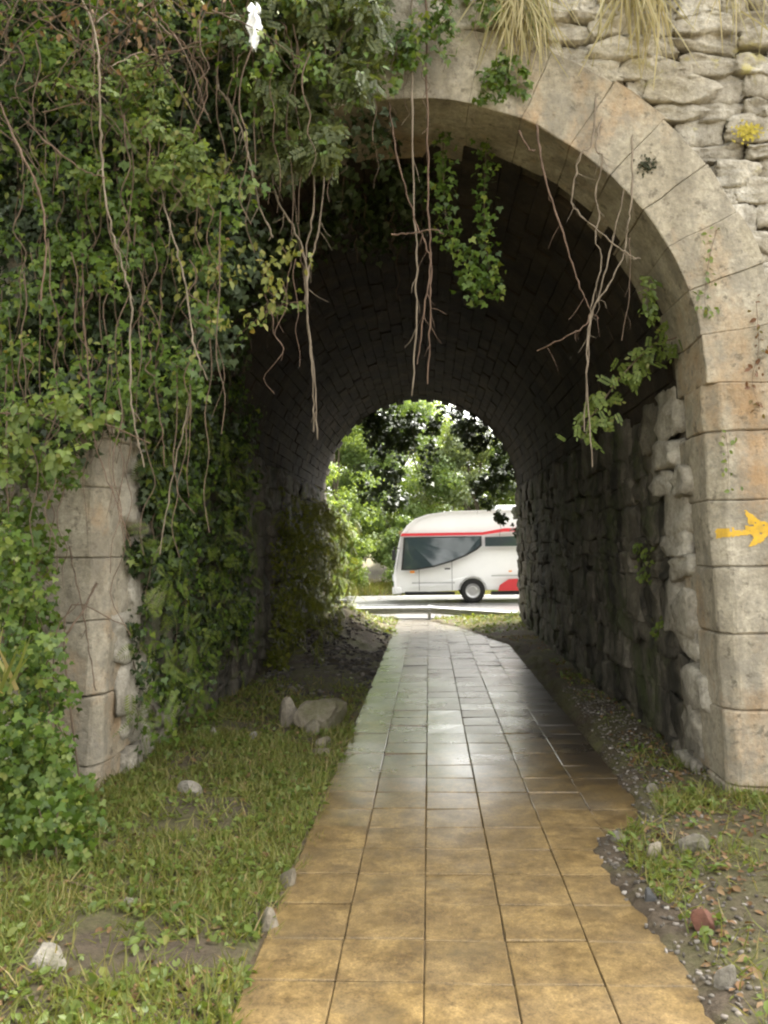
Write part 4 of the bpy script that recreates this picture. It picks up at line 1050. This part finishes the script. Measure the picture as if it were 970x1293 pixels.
# ------------------------------------------------------------------ trees and bushes
def tree(x, y, h, cr, mat, name, label, n_cl=26, per=320, leaf=.15, trunk_r=.14, low=.35, group='trees beyond the road', bush=False):
    z0 = float(ground_h(x, y)) - .05
    base = np.array([x, y, z0]); top = base + [RNG.normal(0, .3), RNG.normal(0, .3), h * .75]
    tr = smooth_path(np.array([base, base + [RNG.normal(0, .1), 0, h * .25], (base + top) / 2 + RNG.normal(0, .15, 3), top]), 5)
    cs, limbs = [], [(tr, (trunk_r, trunk_r * .3))]
    for i in range(n_cl):
        t = RNG.uniform(low, 1.0); ph = RNG.uniform(0, math.tau); rr = cr * math.sqrt(RNG.random()) * math.sin(math.pi * min(.95, .22 + .7 * (t - low) / (1 - low + 1e-6)))
        c = base + [rr * math.cos(ph), rr * math.sin(ph), h * t]
        cs.append(c)
        if i < 9:
            a = tr[min(len(tr) - 1, int(len(tr) * min(.95, t * .8)))]
            limbs.append((smooth_path(np.array([a, (a + c) / 2 + [0, 0, -.1], c]), 4), (trunk_r * .4, trunk_r * .1)))
    cs = np.array(cs); P, D = clumps(cs, RNG.uniform(.32, .62, len(cs)) * cr * .55, per, (1, 1, .75))
    o = tag(empty(name, tuple(base)), label, 'bush' if bush else 'tree', group)
    Vt, Ft = tubes(limbs, 7); part('trunk' if not bush else 'stem', mesh_np('trunk', Vt, Ft, True), TRUNK, o)
    f = part('crown' if not bush else 'foliage', leaf_mesh('crown', P, D + [0, -.2, .5], leaf, 'oval', .4, .6), mat, o); f['kind'] = 'stuff'
    return o
L1, L2 = .12, .16
tree(-3.7, 29.6, 8.0, 2.3, TREEA, 'tree', 'light green tree beyond the road above the grass verge', 80, 420, L1, low=.14)
tree(-1.3, 31.2, 7.8, 2.4, TREEB, 'tree', 'mid-green tree behind the nose of the minibus', 84, 420, L1, low=.14)
tree(1.5, 32.5, 6.4, 2.4, TREEC, 'tree', 'greyish green tree behind the roof of the minibus', 80, 400, L1, low=.14)
tree(4.4, 32.0, 6.8, 2.3, TREEA, 'tree', 'light green tree to the right behind the minibus', 72, 380, L1, low=.14)
tree(-6.8, 31.5, 7.8, 2.8, TREEB, 'tree', 'tall tree standing furthest along the road on the left', 46, 320, L2, low=.14)
tree(8.5, 33.0, 7.2, 2.8, TREEB, 'tree', 'tall tree standing furthest along the road on the right', 46, 320, L2, low=.14)
tree(-4.6, 37.0, 9.0, 3.2, TREEA, 'tree', 'tall light tree in the second row behind the light green tree', 76, 330, L2, low=.14)
tree(-0.4, 38.0, 8.0, 3.2, TREEA, 'tree', 'pale tree in the second row behind the mid-green tree', 76, 330, L2, low=.14)
tree(4.6, 40.0, 7.2, 3.2, TREEC, 'tree', 'greyish tree in the second row on the right', 70, 330, L2, low=.14)
BG = 'bushes on the verge beyond the road'
tree(-0.85, 27.7, 2.5, 1.0, TREEB, 'bush', 'dark round bush on the verge in front of the trees', 34, 300, .09, .05, .06, BG, True)
tree(-3.0, 28.3, 2.6, 1.3, TREEA, 'bush', 'light green bush on the verge left of the dark round bush', 34, 300, .10, .05, .06, BG, True)
tree(1.6, 28.6, 2.6, 1.5, TREEC, 'bush', 'greyish bush hidden behind the minibus', 30, 260, .11, .05, .06, BG, True)
tree(-5.6, 28.4, 2.6, 1.5, TREEB, 'bush', 'dark bush on the verge at the left behind the tunnel wall', 28, 220, .11, .05, .06, BG, True)
tree(4.6, 28.6, 2.8, 1.5, TREEA, 'bush', 'light green bush on the verge at the right behind the tunnel wall', 28, 220, .11, .05, .06, BG, True)
tree(-0.95, 26.9, 2.15, .45, RUSTLEAF, 'bush', 'reddish leaved sapling just beyond the road', 6, 40, .09, .02, .7, BG, True)
tree(-2.75, 18.0, 3.9, 1.1, TREEA, 'bush', 'sunlit light green bush at the left corner of the road-side arch', 44, 300, .08, .05, .08, 'bushes by the tunnel mouth', True)
tree(2.75, 17.6, 2.6, .8, TREEA, 'bush', 'small light green bush at the right corner of the road-side arch', 18, 160, .09, .04, .1, 'bushes by the tunnel mouth', True)
# unseen bushes and trees, added to shade the near end of the path
for bx_, by_, lab_ in ((-3.6, 5.2, 'overhanging unseen bush added above the ivy curtain for its shade'), (-1.6, 5.3, 'overhanging unseen bush added above the arch crown for its shade')):
    C = np.array([bx_, by_ - .6, 6.9]) + RNG.normal(0, 1, (46, 3)) * [.75, .6, .45]; P, D = clumps(C, .4, 110)
    C0 = np.array([bx_, by_ + .4, TOPZ + .2])
    plant('bush', lab_, 'bush', tuple(C0), [(smooth_path(np.array([C0, (C0 + c_) / 2 + [0, 0, .2], c_]), 4), (.03, .01)) for c_ in C[:8]], [('foliage', leaf_mesh('foliage', P, D + [0, -.3, .4], .10, 'oval', .4, .6), TREEB)])
WG = 'unseen trees added to shade the near end of the path'
tree(-5.6, -1.5, 10.5, 3.4, TREEB, 'tree', 'broad unseen tree added on the left bank to shade the near path', 50, 300, .22, .2, .42, WG)
tree(-4.6, 2.6, 9.0, 2.2, TREEB, 'tree', 'slender unseen tree added on the left bank to shade the ivy curtain', 34, 260, .2, .12, .58, WG)

# ------------------------------------------------------------------ minibus on the road
bus = tag(empty('minibus', (2.3, 23.6, 0)), 'white minibus with red stripe and dark side windows passing on the road', 'minibus')
BY0, BY1 = 22.6, 24.6
prof_ = [(-.92, .30), (-1.0, .42), (-1.02, .80), (-.98, 1.0), (-.90, 1.5), (-.80, 1.95), (-.62, 2.2), (-.40, 2.38), (-.05, 2.5), (.6, 2.585), (1.8, 2.60), (4.5, 2.58), (5.6, 2.53), (5.85, 2.40), (5.95, 2.0), (5.98, 1.0), (5.95, .34)]
arch_w = [(4.75 + .42 * math.cos(a), .36 + .42 * math.sin(a)) for a in np.linspace(0, math.pi, 7)]
arch_f = [(1.2 + .40 * math.cos(a), .36 + .40 * math.sin(a)) for a in np.linspace(0, math.pi, 7)]
pf = prof_ + arch_w + arch_f
bm = bmesh.new()
lay = []
for (y, ins) in ((BY0 + .10, .16), (BY0 + .03, .05), (BY0, 0.0), (BY1, 0.0), (BY1 - .03, .05), (BY1 - .10, .16)):
    ring_ = []
    for (x, z) in pf:
        k = sstep(1.7, 2.6, z) if z > 1.7 else 0
        nose = sstep(.0, -1.0, x) if x < 0 else 0
        ring_.append(bm.verts.new((x + (ins * .5 if x < 0 and z > .4 else (-ins * .5 if x > 5.5 else 0)), y + (0.08 * k + .10 * nose) * (1 if y < 23.6 else -1), z - (ins * .6 if z > 1.9 else 0))))
    lay.append(ring_)
lay = [lay[0], lay[1], lay[2], lay[3], lay[4], lay[5]]
N_ = len(pf)
for A_, B_ in zip(lay[:-1], lay[1:]):
    for i in range(N_): bm.faces.new((A_[i], A_[(i + 1) % N_], B_[(i + 1) % N_], B_[i]))
bm.faces.new(lay[0]); bm.faces.new(lay[-1][::-1])
bmesh.ops.triangulate(bm, faces=[f for f in bm.faces if len(f.verts) > 4])
me = bm_mesh('body', bm)
for p in me.polygons: p.use_smooth = abs(p.normal.y) < .9
body = part('body', me, BUSWHITE, bus)
def panel(name, pts, mat, y=BY0 - .012, th=.03, parent=bus, lean=True):
    bm = bmesh.new(); vs = prism(bm, pts, 'y', y, y + th)
    for vv in bm.verts:
        z, x = vv.co.z, vv.co.x
        vv.co.y += (.08 * float(sstep(1.7, 2.6, z)) if z > 1.7 else 0) + (.10 * float(sstep(0, -1, x)) if x < 0 else 0)
    bmesh.ops.triangulate(bm, faces=[f for f in bm.faces if len(f.verts) > 4])
    return part(name, bm_mesh(name, bm), mat, parent)
panel('cab_window', [(-.74, .98), (-.4, .98), (.1, 1.06), (.6, 1.2), (1.0, 1.36), (1.3, 1.52), (1.42, 1.62), (1.42, 1.84), (-.66, 1.84)], BUSGLASS)
panel('side_window', [(1.56, 1.58), (2.55, 1.58), (2.55, 1.86), (1.56, 1.84)], BUSGLASS)
for k in range(3): panel('side_window', [(2.68 + 1.02 * k, 1.5), (3.6 + 1.02 * k, 1.5), (3.6 + 1.02 * k, 1.9), (2.68 + 1.02 * k, 1.9)], BUSGLASS)
panel('red_stripe', [(-.80, 1.90), (1.5, 1.90), (2.1, 1.98), (5.9, 2.02), (5.9, 2.10), (2.1, 2.08), (1.5, 1.98), (-.76, 1.98)], BUSRED, BY0 - .008)
panel('red_patch', [(1.9, .34), (3.6, .34), (3.9, .72), (2.2, .66), (1.95, .5)], BUSRED, BY0 - .008)
panel('side_skirt', [(1.7, .22), (4.25, .22), (4.25, .33), (1.7, .33)], BLACK, BY0 + .01, .1)
panel('side_skirt', [(-.7, .24), (.7, .24), (.7, .33), (-.7, .33)], BLACK, BY0 + .01, .1)
for x_, z0_, z1_ in ((-.30, .36, .97), (.62, .36, 1.19), (2.62, .36, 1.88), (3.64, .36, 1.48)):
    panel('door_seam', [(x_, z0_), (x_ + .012, z0_), (x_ + .012, z1_), (x_, z1_)], BLACK, BY0 - .004)
panel('trim_strip', [(-.5, .56), (.7, .56), (.7, .60), (-.5, .60)], RIM, BY0 - .012)
panel('trim_strip', [(1.72, .74), (4.2, .74), (4.2, .78), (1.72, .78)], RIM, BY0 - .012)
panel('window_frame', [(-.8, .94), (-.4, .94), (.12, 1.02), (.62, 1.16), (1.03, 1.32), (1.34, 1.49), (1.47, 1.60), (1.47, 1.87), (-.71, 1.87)], BLACK, BY0 - .006)
part('roof_unit', box_mesh('roof_unit', 1.9, 3.7, 22.95, 24.25, 2.55, 2.74, .06, 2), BUSWHITE, bus)
for x_ in (2.2, 3.4): panel('side_marker', [(x_, .86), (x_ + .09, .86), (x_ + .09, .90), (x_, .90)], AMBER, BY0 - .01)
panel('door_handle', [(.42, .95), (.58, .95), (.58, .99), (.42, .99)], BLACK, BY0 - .03)
panel('indicator', [(-.55, .86), (-.42, .86), (-.42, .92), (-.55, .92)], AMBER, BY0 - .01)
bm = bmesh.new()
g = [bm.verts.new(p) for p in ((-1.0, 22.85, 1.02), (-1.0, 24.35, 1.02), (-.81, 24.3, 1.9), (-.81, 22.9, 1.9))]
bm.faces.new(g); ex = bmesh.ops.extrude_face_region(bm, geom=bm.faces[:]); bmesh.ops.translate(bm, vec=(-.015, 0, 0), verts=[e for e in ex['geom'] if isinstance(e, bmesh.types.BMVert)])
part('windscreen', bm_mesh('windscreen', bm), BUSGLASS, bus)
part('bumper', box_mesh('bumper', -1.06, -.8, 22.75, 24.45, .26, .46, .04, 2), BUSWHITE, bus)
for yy0 in (22.78, 24.12): part('headlight', box_mesh('headlight', -1.05, -.95, yy0, yy0 + .30, .62, .82, .03, 2), LAMP, bus)
Vt, Ft = tubes([(np.array([(-.85, 22.66, 1.55), (-.98, 22.5, 1.6), (-1.0, 22.45, 1.5)]), .015)], 5)
mi = part('mirror_arm', mesh_np('mirror_arm', Vt, Ft), BLACK, bus); part('mirror', box_mesh('mirror', -1.04, -.94, 22.36, 22.54, 1.22, 1.52, .03, 2), BLACK, mi).location = (0, 0, 0)
def lathe_y(prof, n=24):
    V_ = [(r_ * math.cos(k * math.tau / n), y, r_ * math.sin(k * math.tau / n)) for (y, r_) in prof for k in range(n)]
    F_ = [(i * n + k, i * n + (k + 1) % n, (i + 1) * n + (k + 1) % n, (i + 1) * n + k) for i in range(len(prof) - 1) for k in range(n)]
    return np.array(V_), np.array(F_)
tv, tf = lathe_y([(-.10, .20), (-.11, .24), (-.11, .32), (-.08, .345), (.08, .345), (.11, .32), (.11, .20)]); tyre_me = mesh_np('tyre', tv, tf, True); tyre_me.materials.append(BLACK)
rv, rf = lathe_y([(-.05, .0001), (-.06, .08), (-.04, .12), (-.07, .18), (-.105, .21), (.1, .21)]); rim_me = mesh_np('rim', rv, rf, True); rim_me.materials.append(RIM)
for wx in (1.2, 4.75):
    for wy, s in ((BY0 + .16, 1), (BY1 - .16, -1)):
        w = bpy.data.objects.new('wheel', None); COL.objects.link(w); w.parent = bus
        w.location = Vector((wx, wy, .345)) - bus.location; w.rotation_euler = (0, 0, 0 if s > 0 else math.pi)
        link('tyre', tyre_me, None, w); link('rim', rim_me, None, w)
print('slabs', n, 'wall stones', cnt, 'tris', sum(len(o.data.polygons) * 2 for o in SC.objects if o.type == 'MESH'))
